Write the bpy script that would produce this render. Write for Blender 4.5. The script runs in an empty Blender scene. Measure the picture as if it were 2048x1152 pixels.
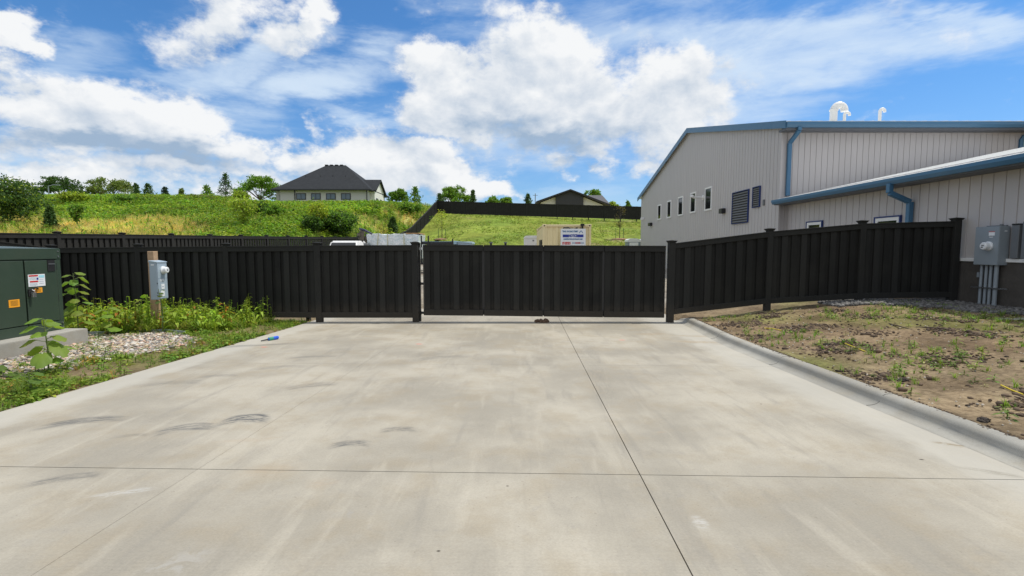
import bpy, bmesh, math, random
import numpy as np
from mathutils import Vector, Matrix
random.seed(7); RNG = np.random.default_rng(11)
R = math.radians
SC = bpy.context.scene
COL = SC.collection

# ------------------------------------------------------------------ camera
CAM_Z = 1.62
PITCH = math.atan(0.078)
cam = bpy.data.cameras.new("camera"); camo = bpy.data.objects.new("camera", cam); COL.objects.link(camo)
cam.sensor_width = 36; cam.lens = 1000/2048*36; cam.clip_end = 3000; cam.clip_start = .05
camo.location = (0, 0, CAM_Z); camo.rotation_euler = (math.pi/2-PITCH, 0, 0)
SC.camera = camo
SC.view_settings.view_transform = 'Standard'; SC.view_settings.look = 'None'
SC.view_settings.exposure = 0.0; SC.view_settings.gamma = 1
SC.cycles.max_bounces = 6; SC.cycles.transparent_max_bounces = 8
cP, sP = math.cos(PITCH), math.sin(PITCH)

def ray(px, py):
    u = (px-1024)/1000; v = (576-py)/1000
    return u, cP+v*sP, -sP+v*cP
def at(px, py, Y):
    """world point where the sight line of a photo pixel crosses the vertical plane at distance Y"""
    u, f, w = ray(px, py); t = Y/f
    return Vector((u*t, Y, CAM_Z+w*t))
def zat(py, Y): return at(1024, py, Y).z
def xat(px, Y, py=500): return at(px, py, Y).x

# ------------------------------------------------------------------ sun
SUNV = Vector((.46, .137, 1.0)).normalized()
sun_el = math.asin(SUNV.z); sun_az = math.atan2(SUNV.x, SUNV.y)
sl = bpy.data.lights.new("sun", 'SUN'); sl.energy = 3.7; sl.angle = R(.5); sl.color = (1, .955, .87)
so = bpy.data.objects.new("sun", sl); COL.objects.link(so)
so.rotation_euler = SUNV.to_track_quat('Z', 'Y').to_euler(); so.location = (20, 5, 40)

# ------------------------------------------------------------------ node helpers
class NT:
    def __init__(s, tree): s.t = tree; s.n = tree.nodes; s.l = tree.links
    def node(s, typ, **kw):
        n = s.n.new(typ)
        for k, v in kw.items():
            if k.startswith('i_'):
                n.inputs[int(k[2:])].default_value = v
            else: setattr(n, k, v)
        return n
    def link(s, a, b): s.l.new(a, b)
    def m(s, op, a, b=None, c=None, clamp=False):
        n = s.n.new('ShaderNodeMath'); n.operation = op; n.use_clamp = clamp
        for i, x in enumerate((a, b, c)):
            if x is None: continue
            if isinstance(x, (int, float)): n.inputs[i].default_value = x
            else: s.l.new(x, n.inputs[i])
        return n.outputs[0]
    def vm(s, op, a, b=None, scale=None):
        n = s.n.new('ShaderNodeVectorMath'); n.operation = op
        for i, x in enumerate((a, b)):
            if x is None: continue
            if isinstance(x, (tuple, list, Vector)): n.inputs[i].default_value = x
            else: s.l.new(x, n.inputs[i])
        if scale is not None: n.inputs['Scale'].default_value = scale
        return n.outputs['Value'] if op in ('LENGTH', 'DOT_PRODUCT', 'DISTANCE') else n.outputs[0]
    def noise(s, vec, scale, detail=4, rough=.55, dist=0, lac=2.0):
        n = s.n.new('ShaderNodeTexNoise'); n.inputs['Scale'].default_value = scale
        n.inputs['Detail'].default_value = detail; n.inputs['Roughness'].default_value = rough
        n.inputs['Distortion'].default_value = dist; n.inputs['Lacunarity'].default_value = lac
        if vec is not None: s.l.new(vec, n.inputs['Vector'])
        return n.outputs[0]
    def mapping(s, vec, scale=(1, 1, 1), loc=(0, 0, 0), rot=(0, 0, 0), typ='POINT'):
        n = s.n.new('ShaderNodeMapping'); n.vector_type = typ
        n.inputs['Scale'].default_value = scale; n.inputs['Location'].default_value = loc
        n.inputs['Rotation'].default_value = rot
        s.l.new(vec, n.inputs['Vector']); return n.outputs[0]
    def ss(s, x, a, b):           # smoothstep a..b -> 0..1
        n = s.n.new('ShaderNodeMapRange'); n.interpolation_type = 'SMOOTHSTEP'
        n.inputs['From Min'].default_value = a; n.inputs['From Max'].default_value = b
        s.l.new(x, n.inputs['Value']); return n.outputs[0]
    def lin(s, x, a, b, c, d):
        n = s.n.new('ShaderNodeMapRange')
        for k, v in zip(('From Min', 'From Max', 'To Min', 'To Max'), (a, b, c, d)): n.inputs[k].default_value = v
        s.l.new(x, n.inputs['Value']); return n.outputs[0]
    def mix(s, f, a, b, typ='MIX'):
        n = s.n.new('ShaderNodeMix'); n.data_type = 'RGBA'; n.blend_type = typ
        for sock, x in ((n.inputs[0], f), (n.inputs[6], a), (n.inputs[7], b)):
            if isinstance(x, (int, float)): sock.default_value = x
            elif isinstance(x, (tuple, list)): sock.default_value = (*x[:3], 1)
            else: s.l.new(x, sock)
        return n.outputs[2]

# ------------------------------------------------------------------ world: Nishita sky with real cloud layers by direction
W = bpy.data.worlds.new("World"); SC.world = W; W.use_nodes = True; W.cycles.sampling_method = 'MANUAL'; W.cycles.sample_map_resolution = 512
nt = NT(W.node_tree); W.node_tree.nodes.clear()
out = nt.node('ShaderNodeOutputWorld'); bg = nt.node('ShaderNodeBackground'); bg.inputs[1].default_value = .1
sky = nt.node('ShaderNodeTexSky', sky_type='NISHITA', sun_disc=False); sky.sun_elevation = sun_el; sky.sun_rotation = sun_az
sky.air_density = 1.0; sky.dust_density = .4; sky.ozone_density = 2.2
tc = nt.node('ShaderNodeTexCoord').outputs['Generated']
dirn = nt.vm('NORMALIZE', tc)

def azel(px, py):
    u, f, w = ray(px, py); return math.atan2(u, f), math.atan2(w, math.hypot(u, f))
def blobs_tree(name, blobs, nscale, namp, detail=9, rough=.56, squash=1.6, seed=0.0, warp=0.0, wamp=0.0, wsc=5.0, around=0.0):
    """density field over the sky dome: soft ellipses (azimuth, elevation) broken up by fractal noise"""
    g = bpy.data.node_groups.new(name, 'ShaderNodeTree')
    g.interface.new_socket('Vector', in_out='INPUT', socket_type='NodeSocketVector')
    g.interface.new_socket('Value', in_out='OUTPUT', socket_type='NodeSocketFloat')
    t = NT(g); gi = t.node('NodeGroupInput').outputs[0]; go = t.node('NodeGroupOutput')
    v = t.vm('NORMALIZE', gi)
    wv = t.mapping(v, scale=(1, 1, squash), loc=(seed, seed*.7, seed*1.3))
    sep = t.node('ShaderNodeSeparateXYZ'); t.link(v, sep.inputs[0])
    az = t.m('ARCTAN2', sep.outputs[0], sep.outputs[1]); el = t.m('ARCSINE', sep.outputs[2])
    cmb = t.node('ShaderNodeCombineXYZ'); t.link(az, cmb.inputs[0]); t.link(el, cmb.inputs[1])
    pv = cmb.outputs[0]
    if wamp:
        wn = t.node('ShaderNodeTexNoise'); wn.inputs['Scale'].default_value = wsc; wn.inputs['Detail'].default_value = 6; wn.inputs['Roughness'].default_value = .6
        t.link(wv, wn.inputs['Vector'])
        pv = t.vm('ADD', pv, t.vm('MULTIPLY', t.vm('SUBTRACT', wn.outputs['Color'], (.5, .5, .5)), (wamp*1.5, wamp, 0)))
    tot = None
    for (cx, cy, rx, ry, rot, amp) in blobs:
        a, e = azel(cx, cy); a2, _ = azel(cx+rx, cy); a1, _ = azel(cx-rx, cy)
        _, e2 = azel(cx, cy-ry); _, e1 = azel(cx, cy+ry)
        src = pv
        if tot is not None:   # tiny term only orders the evaluation
            n_ = t.n.new('ShaderNodeVectorMath'); n_.operation = 'MULTIPLY_ADD'
            t.link(tot, n_.inputs[0]); n_.inputs[1].default_value = (1e-9, 1e-9, 0); t.link(pv, n_.inputs[2]); src = n_.outputs[0]
        d = t.mapping(src, scale=((a2-a1)/2, (e2-e1)/2, 1), loc=(a, e, 0), rot=(0, 0, R(rot)), typ='TEXTURE')
        r = t.vm('LENGTH', d)
        val = t.m('MULTIPLY', t.ss(r, 1.6, .1), amp)
        tot = val if tot is None else t.m('MAXIMUM', tot, val)
    if around:   # unseen clouds added beside, behind and above to whiten and brighten the ambient light
        ab = t.m('MAXIMUM', t.ss(t.m('ABSOLUTE', az), .95, 1.35), t.ss(el, .56, .80))
        tot = t.m('MAXIMUM', tot, t.m('MULTIPLY', ab, around))
    n = t.noise(wv, nscale, detail, rough, warp)
    n = t.m('MULTIPLY', t.m('SUBTRACT', n, .5), namp)
    t.link(t.m('ADD', tot, n), go.inputs[0])
    return g
CUM = [(880, 120, 90, 60, 0, .95), (1000, 190, 190, 110, 0, 1), (1130, 215, 170, 110, 0, 1), (1330, 200, 130, 110, 0, .95), (1100, 110, 110, 60, 0, .9),
       (1390, 120, 60, 50, 0, .7), (1150, 320, 90, 30, 0, .62), (860, 230, 70, 60, 0, .85), (1290, 290, 90, 50, 0, .6), (1320, 340, 60, 25, 0, .5),
       (60, 200, 150, 60, 0, .95), (190, 205, 150, 70, 0, 1), (340, 235, 120, 65, 0, 1), (230, 275, 300, 50, 0, .95), (30, 290, 160, 60, 0, .7), (440, 290, 90, 45, 0, .85),
       (520, 310, 90, 45, 0, .85), (640, 320, 110, 50, 0, .95), (780, 345, 120, 60, 0, 1), (900, 370, 100, 40, 0, .95), (1000, 392, 80, 22, 0, .9), (850, 320, 60, 30, 0, .8),
       (470, 20, 150, 60, 25, .62), (560, 70, 60, 40, 0, .7), (30, 80, 80, 28, 35, .7), (650, 250, 24, 55, 20, .5), (300, 340, 260, 40, 0, .55), (620, 30, 40, 40, 0, .6),
       (1230, 240, 140, 80, 0, .9), (1420, 210, 70, 90, 0, .7), (560, 340, 260, 40, 0, .8), (100, 370, 260, 30, 0, .7), (420, 375, 200, 30, 0, .6), (700, 370, 160, 45, 0, .9), (930, 270, 120, 30, 0, .7)]
BASE = [(200, 288, 230, 26, 0, 1), (20, 285, 130, 30, 0, .8), (390, 305, 90, 26, 0, .9), (990, 255, 120, 38, 0, .9), (930, 215, 50, 50, 0, .6), (1090, 285, 150, 30, 0, 1), (1150, 322, 70, 16, 0, 1), (1010, 215, 60, 40, 0, .5),
        (1240, 265, 100, 30, 0, .6), (560, 345, 200, 20, 0, .45), (780, 385, 150, 18, 0, .5), (120, 340, 260, 20, 0, .5), (480, 60, 80, 20, 0, .35)]
CIR = [(620, 165, 190, 70, 12, 1.0), (490, 120, 190, 60, 35, .8), (1300, 60, 420, 110, 0, .6), (1560, 90, 330, 90, -14, .85), (1900, 40, 260, 40, -14, .75), (1450, 180, 260, 90, -12, .75),
       (130, 160, 260, 60, 25, .55), (760, 250, 160, 25, 0, .5), (960, 310, 260, 40, 0, .5), (1350, 310, 160, 60, 0, .45), (500, 260, 120, 50, 0, .5), (1200, 250, 420, 150, 0, .42), (250, 250, 420, 140, 0, .38), (1650, 60, 380, 80, -14, .9), (1560, 200, 200, 50, -12, .6), (1000, 30, 200, 60, 0, .4), (120, 330, 300, 60, 0, .75), (700, 400, 900, 40, 0, .5)]
gc = blobs_tree('cumulus_density', CUM, 9.0, 2.0, detail=9, rough=.62, squash=1.5, seed=3.1, wamp=.16, wsc=6.0, around=.62)
gv = blobs_tree('veil_density', CIR, 3.6, 1.5, detail=7, rough=.62, squash=3.2, seed=8.0, warp=.5, wamp=.25, wsc=3.0)
gb = blobs_tree('cloud_base', BASE, 7.0, 1.3, detail=4, rough=.55, squash=2.2, seed=5.0, wamp=.12, wsc=6.0)
def grp(g, vec):
    n = nt.node('ShaderNodeGroup'); n.node_tree = g; nt.link(vec, n.inputs[0]); return n.outputs[0]
d0 = grp(gc, dirn)
def after(vec, off, dep):
    n_ = nt.n.new('ShaderNodeVectorMath'); n_.operation = 'MULTIPLY_ADD'
    nt.link(dep, n_.inputs[0]); n_.inputs[1].default_value = (1e-9, 1e-9, 1e-9); nt.link(nt.vm('ADD', vec, off), n_.inputs[2]); return n_.outputs[0]
d1 = grp(gc, after(dirn, (.028, 0, .05), d0))
d2 = grp(gc, after(dirn, (.008, 0, .016), d1))
base = nt.m('MULTIPLY', nt.ss(grp(gb, after(dirn, (0, 0, 0), d2)), .1, 1.0), .52)
cover = nt.m('POWER', nt.ss(d0, .14, .66), 1.1)
rel = nt.m('ADD', nt.m('MULTIPLY', nt.m('SUBTRACT', d0, d1), .9), nt.m('MULTIPLY', nt.m('SUBTRACT', d0, d2), .75))
thick = nt.ss(d0, .5, 1.25)
puff_v = after(dirn, (0, 0, 0), d2)
wob = nt.node('ShaderNodeTexNoise'); wob.inputs['Scale'].default_value = 5; wob.inputs['Detail'].default_value = 3; nt.link(puff_v, wob.inputs['Vector'])
pw = nt.vm('ADD', puff_v, nt.vm('MULTIPLY', nt.vm('SUBTRACT', wob.outputs['Color'], (.5, .5, .5)), (.12, .12, .12)))
def puff(off):   # billows: smooth rounded cells broken by finer noise
    q = nt.mapping(pw, scale=(1, 1, 1.35), loc=off)
    return nt.noise(q, 8.5, 6, .56)
pr_ = nt.m('SUBTRACT', puff((0, 0, 0)), puff((.016, 0, .034)))
light = nt.m('ADD', nt.m('SUBTRACT', .86, nt.m('MULTIPLY', thick, .12)), nt.m('ADD', nt.m('MULTIPLY', rel, .34), nt.m('MULTIPLY', pr_, 1.3)))
light = nt.m('SUBTRACT', light, base)
light = nt.m('MINIMUM', nt.m('MAXIMUM', light, .22), 1.08)
ccol = nt.mix(nt.lin(light, .22, 1.08, 0, 1), (3.5, 4.7, 6.3), (9.2, 9.35, 9.5))
veil = nt.m('MULTIPLY', nt.ss(grp(gv, after(dirn, (0, 0, 0), d2)), .08, 1.05), .84)
sepz = nt.node('ShaderNodeSeparateXYZ'); nt.link(dirn, sepz.inputs[0])
skyc = nt.mix(1.0, sky.outputs[0], nt.mix(nt.ss(sepz.outputs[2], .0, .35), (.78, 1.02, 1.32), (.58, 1.04, 1.42)), 'MULTIPLY')
c1 = nt.mix(veil, skyc, (6.3, 7.7, 9.1))
c1 = nt.mix(veil, skyc, (7.4, 8.6, 9.8))
c2 = nt.mix(cover, c1, ccol)
below = nt.ss(sepz.outputs[2], -.02, .02)
c3 = nt.mix(below, (1.2, 1.2, 1.0), c2)
nt.link(c3, bg.inputs[0]); nt.link(bg.outputs[0], out.inputs[0])

# ------------------------------------------------------------------ materials
MATS = {}
def mat(name, build):
    if name in MATS: return MATS[name]
    m = bpy.data.materials.new(name); m.use_nodes = True; m.node_tree.nodes.clear()
    t = NT(m.node_tree); o = t.node('ShaderNodeOutputMaterial'); b = t.node('ShaderNodeBsdfPrincipled')
    t.link(b.outputs[0], o.inputs[0]); t.out = o
    build(t, b); MATS[name] = m; return m
def setc(b, c): b.inputs['Base Color'].default_value = (*c, 1)
def simple(name, col, rough=.6, metal=0, var=.12, nscale=6, bump=0.0, bscale=40, spec=.5, dirt=0):
    def f(t, b):
        co = t.node('ShaderNodeTexCoord').outputs['Object']
        n = t.noise(co, nscale, 5)
        c = t.mix(n, tuple(max(0, x*(1-var)) for x in col), tuple(x*(1+var) for x in col))
        if dirt:
            dn = t.ss(t.noise(co, nscale*.35, 6, .65), .52, .75)
            c = t.mix(t.m('MULTIPLY', dn, dirt), c, (.16, .13, .10))
        t.link(c, b.inputs['Base Color']); b.inputs['Roughness'].default_value = rough
        t.link(t.lin(t.noise(co, nscale*2.3, 3), .3, .7, rough*.85, min(1, rough*1.15)), b.inputs['Roughness'])
        b.inputs['Metallic'].default_value = metal; b.inputs['Specular IOR Level'].default_value = spec
        if bump:
            bn = t.node('ShaderNodeBump'); bn.inputs['Strength'].default_value = bump; bn.inputs['Distance'].default_value = .01
            t.link(t.noise(co, bscale, 4), bn.inputs['Height']); t.link(bn.outputs[0], b.inputs['Normal'])
    return mat(name, f)
def leafmat(name, trans=.45, rough=.55):
    def f(t, b):
        a = t.node('ShaderNodeAttribute', attribute_name='col')
        t.link(a.outputs['Color'], b.inputs['Base Color']); b.inputs['Roughness'].default_value = rough
        b.inputs['Specular IOR Level'].default_value = .3
        tr = t.node('ShaderNodeBsdfTranslucent'); mx = t.node('ShaderNodeMixShader', i_0=trans)
        t.link(t.mix(1.0, a.outputs['Color'], (1.25, 1.35, .7), 'MULTIPLY'), tr.inputs[0])
        t.link(b.outputs[0], mx.inputs[1]); t.link(tr.outputs[0], mx.inputs[2]); t.link(mx.outputs[0], t.out.inputs[0])
    return mat(name, f)
def attrmat(name, rough=.8, bump=.0, bscale=60):
    def f(t, b):
        a = t.node('ShaderNodeAttribute', attribute_name='col')
        co = t.node('ShaderNodeTexCoord').outputs['Object']
        c = t.mix(1.0, a.outputs['Color'], t.mix(t.noise(co, bscale, 4), (.7, .7, .7), (1.3, 1.3, 1.3)), 'MULTIPLY')
        t.link(c, b.inputs['Base Color']); b.inputs['Roughness'].default_value = rough
    return mat(name, f)

STAINS = []   # (x, y, rx, ry, rotdeg, colour, strength, streak)
def stain(px, py, rx, ry, rot, col=(.075, .08, .085), s=.7, stretch=5):
    u, f, w = ray(px, py); t = CAM_Z/(-.019*f-w)
    STAINS.append((u*t, f*t, rx, ry, rot, col, s, stretch))
stain(167, 844, .36, .16, 24, s=.8, stretch=9); stain(372, 858, .27, .16, 22, s=.75, stretch=9); stain(490, 840, .24, .20, 15, s=.95, stretch=9)
stain(700, 889, .18, .10, 10, s=.75, stretch=9); stain(798, 860, .18, .10, 5, s=.6, stretch=9); stain(128, 959, .24, .09, 25, s=.6, stretch=9); stain(262, 872, .15, .06, 15, s=.4, stretch=9)
stain(500, 692, .8, .16, 20, s=.55, stretch=9); stain(625, 772, .32, .16, 20, s=.5, stretch=9); stain(630, 714, .4, .12, 10, s=.45, stretch=9); stain(345, 767, .38, .16, 15, s=.4, stretch=9); stain(440, 752, .25, .1, 12, s=.45, stretch=9)
stain(890, 715, .45, .16, 20, s=.35, stretch=9); stain(560, 735, .4, .14, 15, s=.35, stretch=9)
for q in ((1400, 684, .55, .16, -12), (1385, 672, .5, .1, -8), (1300, 668, .4, .12, 0), (1460, 690, .3, .06, -20)): stain(*q, col=(.30, .21, .11), s=.55)
stain(1908, 890, .16, .05, -30, col=(.22, .17, .10), s=.75, stretch=2); stain(1985, 945, .2, .05, -30, col=(.16, .14, .10), s=.5)
for q in ((930, 768, .07, .04), (1322, 864, .05, .03), (640, 680, .06, .05), (825, 826, .05, .03), (1050, 663, .2, .08), (540, 940, .25, .15), (500, 880, .3, .06), (645, 965, .12, .1)): stain(q[0], q[1], q[2], q[3], 10, col=(.38, .29, .20), s=.33)
stain(700, 1028, .14, .06, 0, col=(.30, .29, .27), s=.5, stretch=1); stain(1400, 1045, .05, .09, 0, col=(.6, .6, .6), s=.4); stain(350, 1130, .12, .2, -30, col=(.48, .48, .48), s=.22, stretch=1); stain(245, 985, .2, .05, 20, col=(.6, .61, .62), s=.4)
stain(1170, 700, 1.2, .25, 85, s=.14); stain(1085, 700, 1.3, .2, 88, s=.12); stain(1200, 760, 1.4, .18, 84, s=.12); stain(900, 700, 1.5, .2, 60, s=.14); stain(760, 780, 1.2, .2, 55, s=.12)
stain(1015, 972, .012, .008, 0, col=(.05, .04, .03), s=1); stain(877, 1102, .012, .01, 0, col=(.05, .04, .03), s=.9); stain(1843, 919, .02, .012, 0, col=(.06, .05, .04), s=1); stain(1522, 808, .014, .01, 0, col=(.06, .05, .04), s=1)
for q in ((838, 688), (1244, 680), (528, 694)): stain(*q, .07, .025, 0, col=(.75, .08, .06), s=.9, stretch=1)

def concrete_build(base=(.372, .340, .280), stains=True, wear=.5):
    def f(t, b):
        co = t.node('ShaderNodeTexCoord').outputs['Object']
        n1 = t.noise(co, .55, 5, .6); n2 = t.noise(co, 2.3, 6, .6); n3 = t.noise(co, 70, 3, .6)
        strk = t.noise(t.mapping(co, scale=(3.2, .5, 1), rot=(0, 0, R(-22))), 1.5, 7, .62, .6)
        c = t.mix(t.ss(n1, .35, .65), tuple(x*.82 for x in base), tuple(x*1.14 for x in base))
        c = t.mix(t.m('MULTIPLY', t.ss(n2, .44, .70), .48), c, (base[0]*.86, base[1]*.79, base[2]*.68))
        c = t.mix(t.m('MULTIPLY', t.ss(strk, .52, .72), .50), c, (base[0]*.70, base[1]*.71, base[2]*.74))
        strk2 = t.noise(t.mapping(co, scale=(2.2, .35, 1), rot=(0, 0, R(12)), loc=(9, 3, 0)), 2.0, 6, .6, .4)
        c = t.mix(t.m('MULTIPLY', t.ss(strk2, .52, .70), .4), c, tuple(x*1.24 for x in base))
        c = t.mix(t.m('MULTIPLY', t.ss(t.noise(co, 9, 6, .68), .56, .74), .28), c, (.27, .255, .235))
        bt = t.node('ShaderNodeTexWave', wave_type='BANDS', bands_direction='Y'); bt.inputs['Scale'].default_value = 26; bt.inputs['Distortion'].default_value = 2.5
        bt.inputs['Detail'].default_value = 4; bt.inputs['Detail Scale'].default_value = 3; t.link(co, bt.inputs['Vector'])
        broom = bt.outputs['Fac']
        fine = t.m('ADD', t.m('MULTIPLY', n3, .6), t.m('MULTIPLY', broom, .25))
        c = t.mix(1.0, c, t.mix(fine, (.74, .74, .74), (1.26, 1.26, 1.26)), 'MULTIPLY')
        sp = t.ss(t.noise(co, 38, 2, .5), .72, .76)
        c = t.mix(t.m('MULTIPLY', sp, .5), c, (.18, .15, .12))
        if stains:
            sx = t.node('ShaderNodeSeparateXYZ'); t.link(co, sx.inputs[0])
            le = t.m('SUBTRACT', sx.outputs[0], t.m('MULTIPLY', sx.outputs[1], .034))       # distance in from the left slab edge
            e1 = t.ss(t.m('ADD', le, t.m('MULTIPLY', t.m('SUBTRACT', n2, .5), .35)), -4.95, -5.25)
            e2 = t.ss(t.m('ADD', sx.outputs[0], t.m('MULTIPLY', t.m('SUBTRACT', n2, .5), .9)), 3.25, 3.6)
            c = t.mix(t.m('MULTIPLY', t.m('MAXIMUM', e1, e2), .6), c, (.455, .435, .385))
            sn = {}
            for (x, y, rx, ry, rot, col, s, st) in STAINS:
                d = t.vm('SUBTRACT', co, (x, y, -.019*y))
                d = t.mapping(d, scale=(rx, ry, 1000), rot=(0, 0, R(rot)), typ='TEXTURE')
                r = t.vm('LENGTH', d)
                key = (rot//8, st)
                if key not in sn:
                    sn[key] = t.noise(t.mapping(co, scale=(1/max(1, st), 1, 1), rot=(0, 0, 0)) if st <= 1 else t.mapping(t.mapping(co, rot=(0, 0, -R(rot))), scale=(1, st*1.6, 1)), 7, 6, .75, .8)
                mk = t.m('MULTIPLY', t.ss(r, 1.3, .35), t.ss(sn[key], .42, .56) if s < .9 else 1.0)
                if st == 9:      # tyre scuff: streaks bent into a crescent
                    sp_ = t.node('ShaderNodeSeparateXYZ'); t.link(d, sp_.inputs[0])
                    yb_ = t.m('ADD', sp_.outputs[1], t.m('MULTIPLY', t.m('MULTIPLY', sp_.outputs[0], sp_.outputs[0]), .6))
                    cb = t.node('ShaderNodeCombineXYZ'); t.link(t.m('MULTIPLY', sp_.outputs[0], .9), cb.inputs[0]); t.link(t.m('MULTIPLY', yb_, 3.4), cb.inputs[1]); cb.inputs[2].default_value = x*3
                    sk = t.ss(t.noise(cb.outputs[0], 1.9, 6, .72), .44, .60)
                    bd = t.m('MULTIPLY', t.ss(t.m('ABSOLUTE', t.m('SUBTRACT', yb_, .35)), .95, .35), t.ss(t.m('ABSOLUTE', sp_.outputs[0]), 1.15, .55))
                    mk = t.m('MULTIPLY', bd, t.m('ADD', t.m('MULTIPLY', sk, .8), .22))
                c = t.mix(t.m('MULTIPLY', mk, s), c, col)
        t.link(c, b.inputs['Base Color']); b.inputs['Roughness'].default_value = .85; b.inputs['Specular IOR Level'].default_value = .3
        bn = t.node('ShaderNodeBump'); bn.inputs['Strength'].default_value = .35; bn.inputs['Distance'].default_value = .004
        t.link(fine, bn.inputs['Height']); t.link(bn.outputs[0], b.inputs['Normal'])
    return f
M_CONC = mat('driveway_concrete', concrete_build())
M_KERB = mat('kerb_concrete', concrete_build((.355, .342, .305), stains=False))
M_GROOVE = simple('joint_filler', (.035, .033, .03), .9)

def fence_build(t, b):
    co = t.node('ShaderNodeTexCoord').outputs['Object']
    isl = t.node('ShaderNodeNewGeometry').outputs['Random Per Island']
    g = t.noise(t.mapping(co, scale=(30, 30, 1.2)), 1.6, 6, .65)
    big = t.noise(co, 1.3, 3)
    c = t.mix(g, (.0122, .0124, .0118), (.027, .0272, .0258))
    c = t.mix(1.0, c, t.mix(isl, (.72, .72, .72), (1.4, 1.4, 1.4)), 'MULTIPLY')
    c = t.mix(t.m('MULTIPLY', t.ss(big, .4, .7), .35), c, (.034, .034, .030))
    sc = t.ss(t.noise(t.mapping(co, scale=(3, 3, 14)), 2.1, 5, .7), .70, .78)
    c = t.mix(t.m('MULTIPLY', sc, .35), c, (.085, .08, .075))
    sz = t.node('ShaderNodeSeparateXYZ'); t.link(co, sz.inputs[0])
    sn_ = t.noise(co, 7, 6, .7)
    mud = t.m('MULTIPLY', t.ss(t.m('ADD', sz.outputs[2], t.m('MULTIPLY', sn_, -.45)), .12, -.30), .38)
    c = t.mix(mud, c, (.085, .068, .050))
    t.link(c, b.inputs['Base Color']); b.inputs['Roughness'].default_value = .8; b.inputs['Specular IOR Level'].default_value = .18
    bn = t.node('ShaderNodeBump'); bn.inputs['Strength'].default_value = .3; bn.inputs['Distance'].default_value = .003
    t.link(g, bn.inputs['Height']); t.link(bn.outputs[0], b.inputs['Normal'])
M_FENCE = mat('black_composite_boards', fence_build)
M_STEEL_BLK = simple('black_powdercoat', (.014, .014, .015), .4, var=.2)
M_FENCE_FAR = simple('black_boards_weathered', (.027, .0262, .0235), .8, spec=.2, var=.25, nscale=2)

def siding_build(t, b):
    co = t.node('ShaderNodeTexCoord').outputs['Object']
    v = t.noise(t.mapping(co, scale=(1.2, 1.2, .25)), 1.2, 6, .6)
    c = t.mix(v, (.455, .43, .425), (.52, .49, .483))
    run = t.ss(t.noise(t.mapping(co, scale=(9, 9, .35)), 1.5, 5, .7), .60, .78)
    c = t.mix(t.m('MULTIPLY', run, .22), c, (.30, .27, .24))
    t.link(c, b.inputs['Base Color']); b.inputs['Roughness'].default_value = .5; b.inputs['Metallic'].default_value = 0
    bn = t.node('ShaderNodeBump'); bn.inputs['Strength'].default_value = .12; bn.inputs['Distance'].default_value = .02
    t.link(t.noise(co, 1.7, 3), bn.inputs['Height']); t.link(bn.outputs[0], b.inputs['Normal'])
M_SIDING = mat('stone_grey_metal_siding', siding_build)
M_BLUE = simple('blue_metal_trim', (.052, .155, .275), .38, var=.08, nscale=3)
M_WHITE = simple('white_metal', (.78, .78, .77), .4, var=.04)
M_ROOFW = simple('white_roof_metal', (.80, .80, .78), .35, var=.05)
M_PVC = simple('white_pvc', (.82, .82, .80), .35, var=.05)
M_SOFFIT = simple('dark_soffit', (.12, .13, .15), .6)
M_GLASS = simple('dark_glass', (.012, .014, .016), .06, var=.3, spec=.8)
M_LOUV = simple('louvre_blades', (.12, .12, .115), .5)
M_DARK = simple('dark_void', (.01, .01, .011), .8)
M_FOUND = simple('dark_split_block', (.070, .062, .054), .9, var=.35, nscale=5, bump=.6, bscale=30)
M_GREYBOX = simple('grey_enamel', (.26, .30, .335), .45, var=.08, nscale=4, dirt=.12)
M_GREYDK = simple('grey_enamel_dark', (.14, .15, .16), .5)
M_BLUEGREY = simple('pale_grey_enamel', (.34, .42, .49), .42, var=.06, dirt=.1)
M_GREEN = simple('transformer_green', (.040, .064, .044), .36, var=.15, nscale=2.5, dirt=.10)
M_CHROME = simple('zinc_metal', (.55, .56, .57), .3, metal=.9)
M_ORANGE = simple('orange_sticker', (.85, .36, .02), .5, var=.05)
M_STICK = simple('white_sticker', (.78, .80, .82), .5, var=.03)
M_RED = simple('red_print', (.55, .03, .03), .5)
M_NAVY = simple('navy_print', (.015, .035, .28), .5)
M_TEAL = simple('blue_print', (.02, .12, .30), .5)
M_BLACK = simple('black_rubber', (.012, .012, .012), .6)
M_GPRINT = simple('grey_print', (.42, .47, .55), .6)
M_PRINT = simple('dark_print', (.08, .06, .02), .6)
M_WOOD = simple('timber_post', (.42, .28, .17), .75, var=.25, nscale=10, bump=.3)
M_CREAM = simple('cream_container_paint', (.78, .66, .38), .45, var=.07, nscale=2, dirt=.15)
M_RUST = simple('rust_edge', (.38, .20, .07), .7)
M_SHINGLE = simple('charcoal_shingles', (.030, .033, .038), .9, spec=.2, var=.3, nscale=1.5, bump=.5, bscale=8)
M_STUCCO = simple('pale_stucco', (.50, .475, .49), .8, var=.06)
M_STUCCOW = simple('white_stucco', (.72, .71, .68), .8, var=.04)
M_DKBOARD = simple('dark_board_gable', (.035, .036, .042), .7)
M_ROOF2 = simple('grey_shingles', (.10, .10, .11), .85)
M_WRAP = None
def wrap_build(t, b):
    co = t.node('ShaderNodeTexCoord').outputs['Object']
    n = t.noise(t.mapping(co, scale=(1, 1, 2.4)), 3.0, 6, .7, 1.4)
    c = t.mix(t.ss(n, .36, .62), (.55, .66, .68), (.90, .91, .92))
    t.link(c, b.inputs['Base Color']); b.inputs['Roughness'].default_value = .22
    bn = t.node('ShaderNodeBump'); bn.inputs['Strength'].default_value = .6; bn.inputs['Distance'].default_value = .05
    t.link(n, bn.inputs['Height']); t.link(bn.outputs[0], b.inputs['Normal'])
M_WRAP = mat('plastic_wrap', wrap_build)
M_CARW = simple('white_car_paint', (.80, .80, .79), .2, var=.02)
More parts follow.
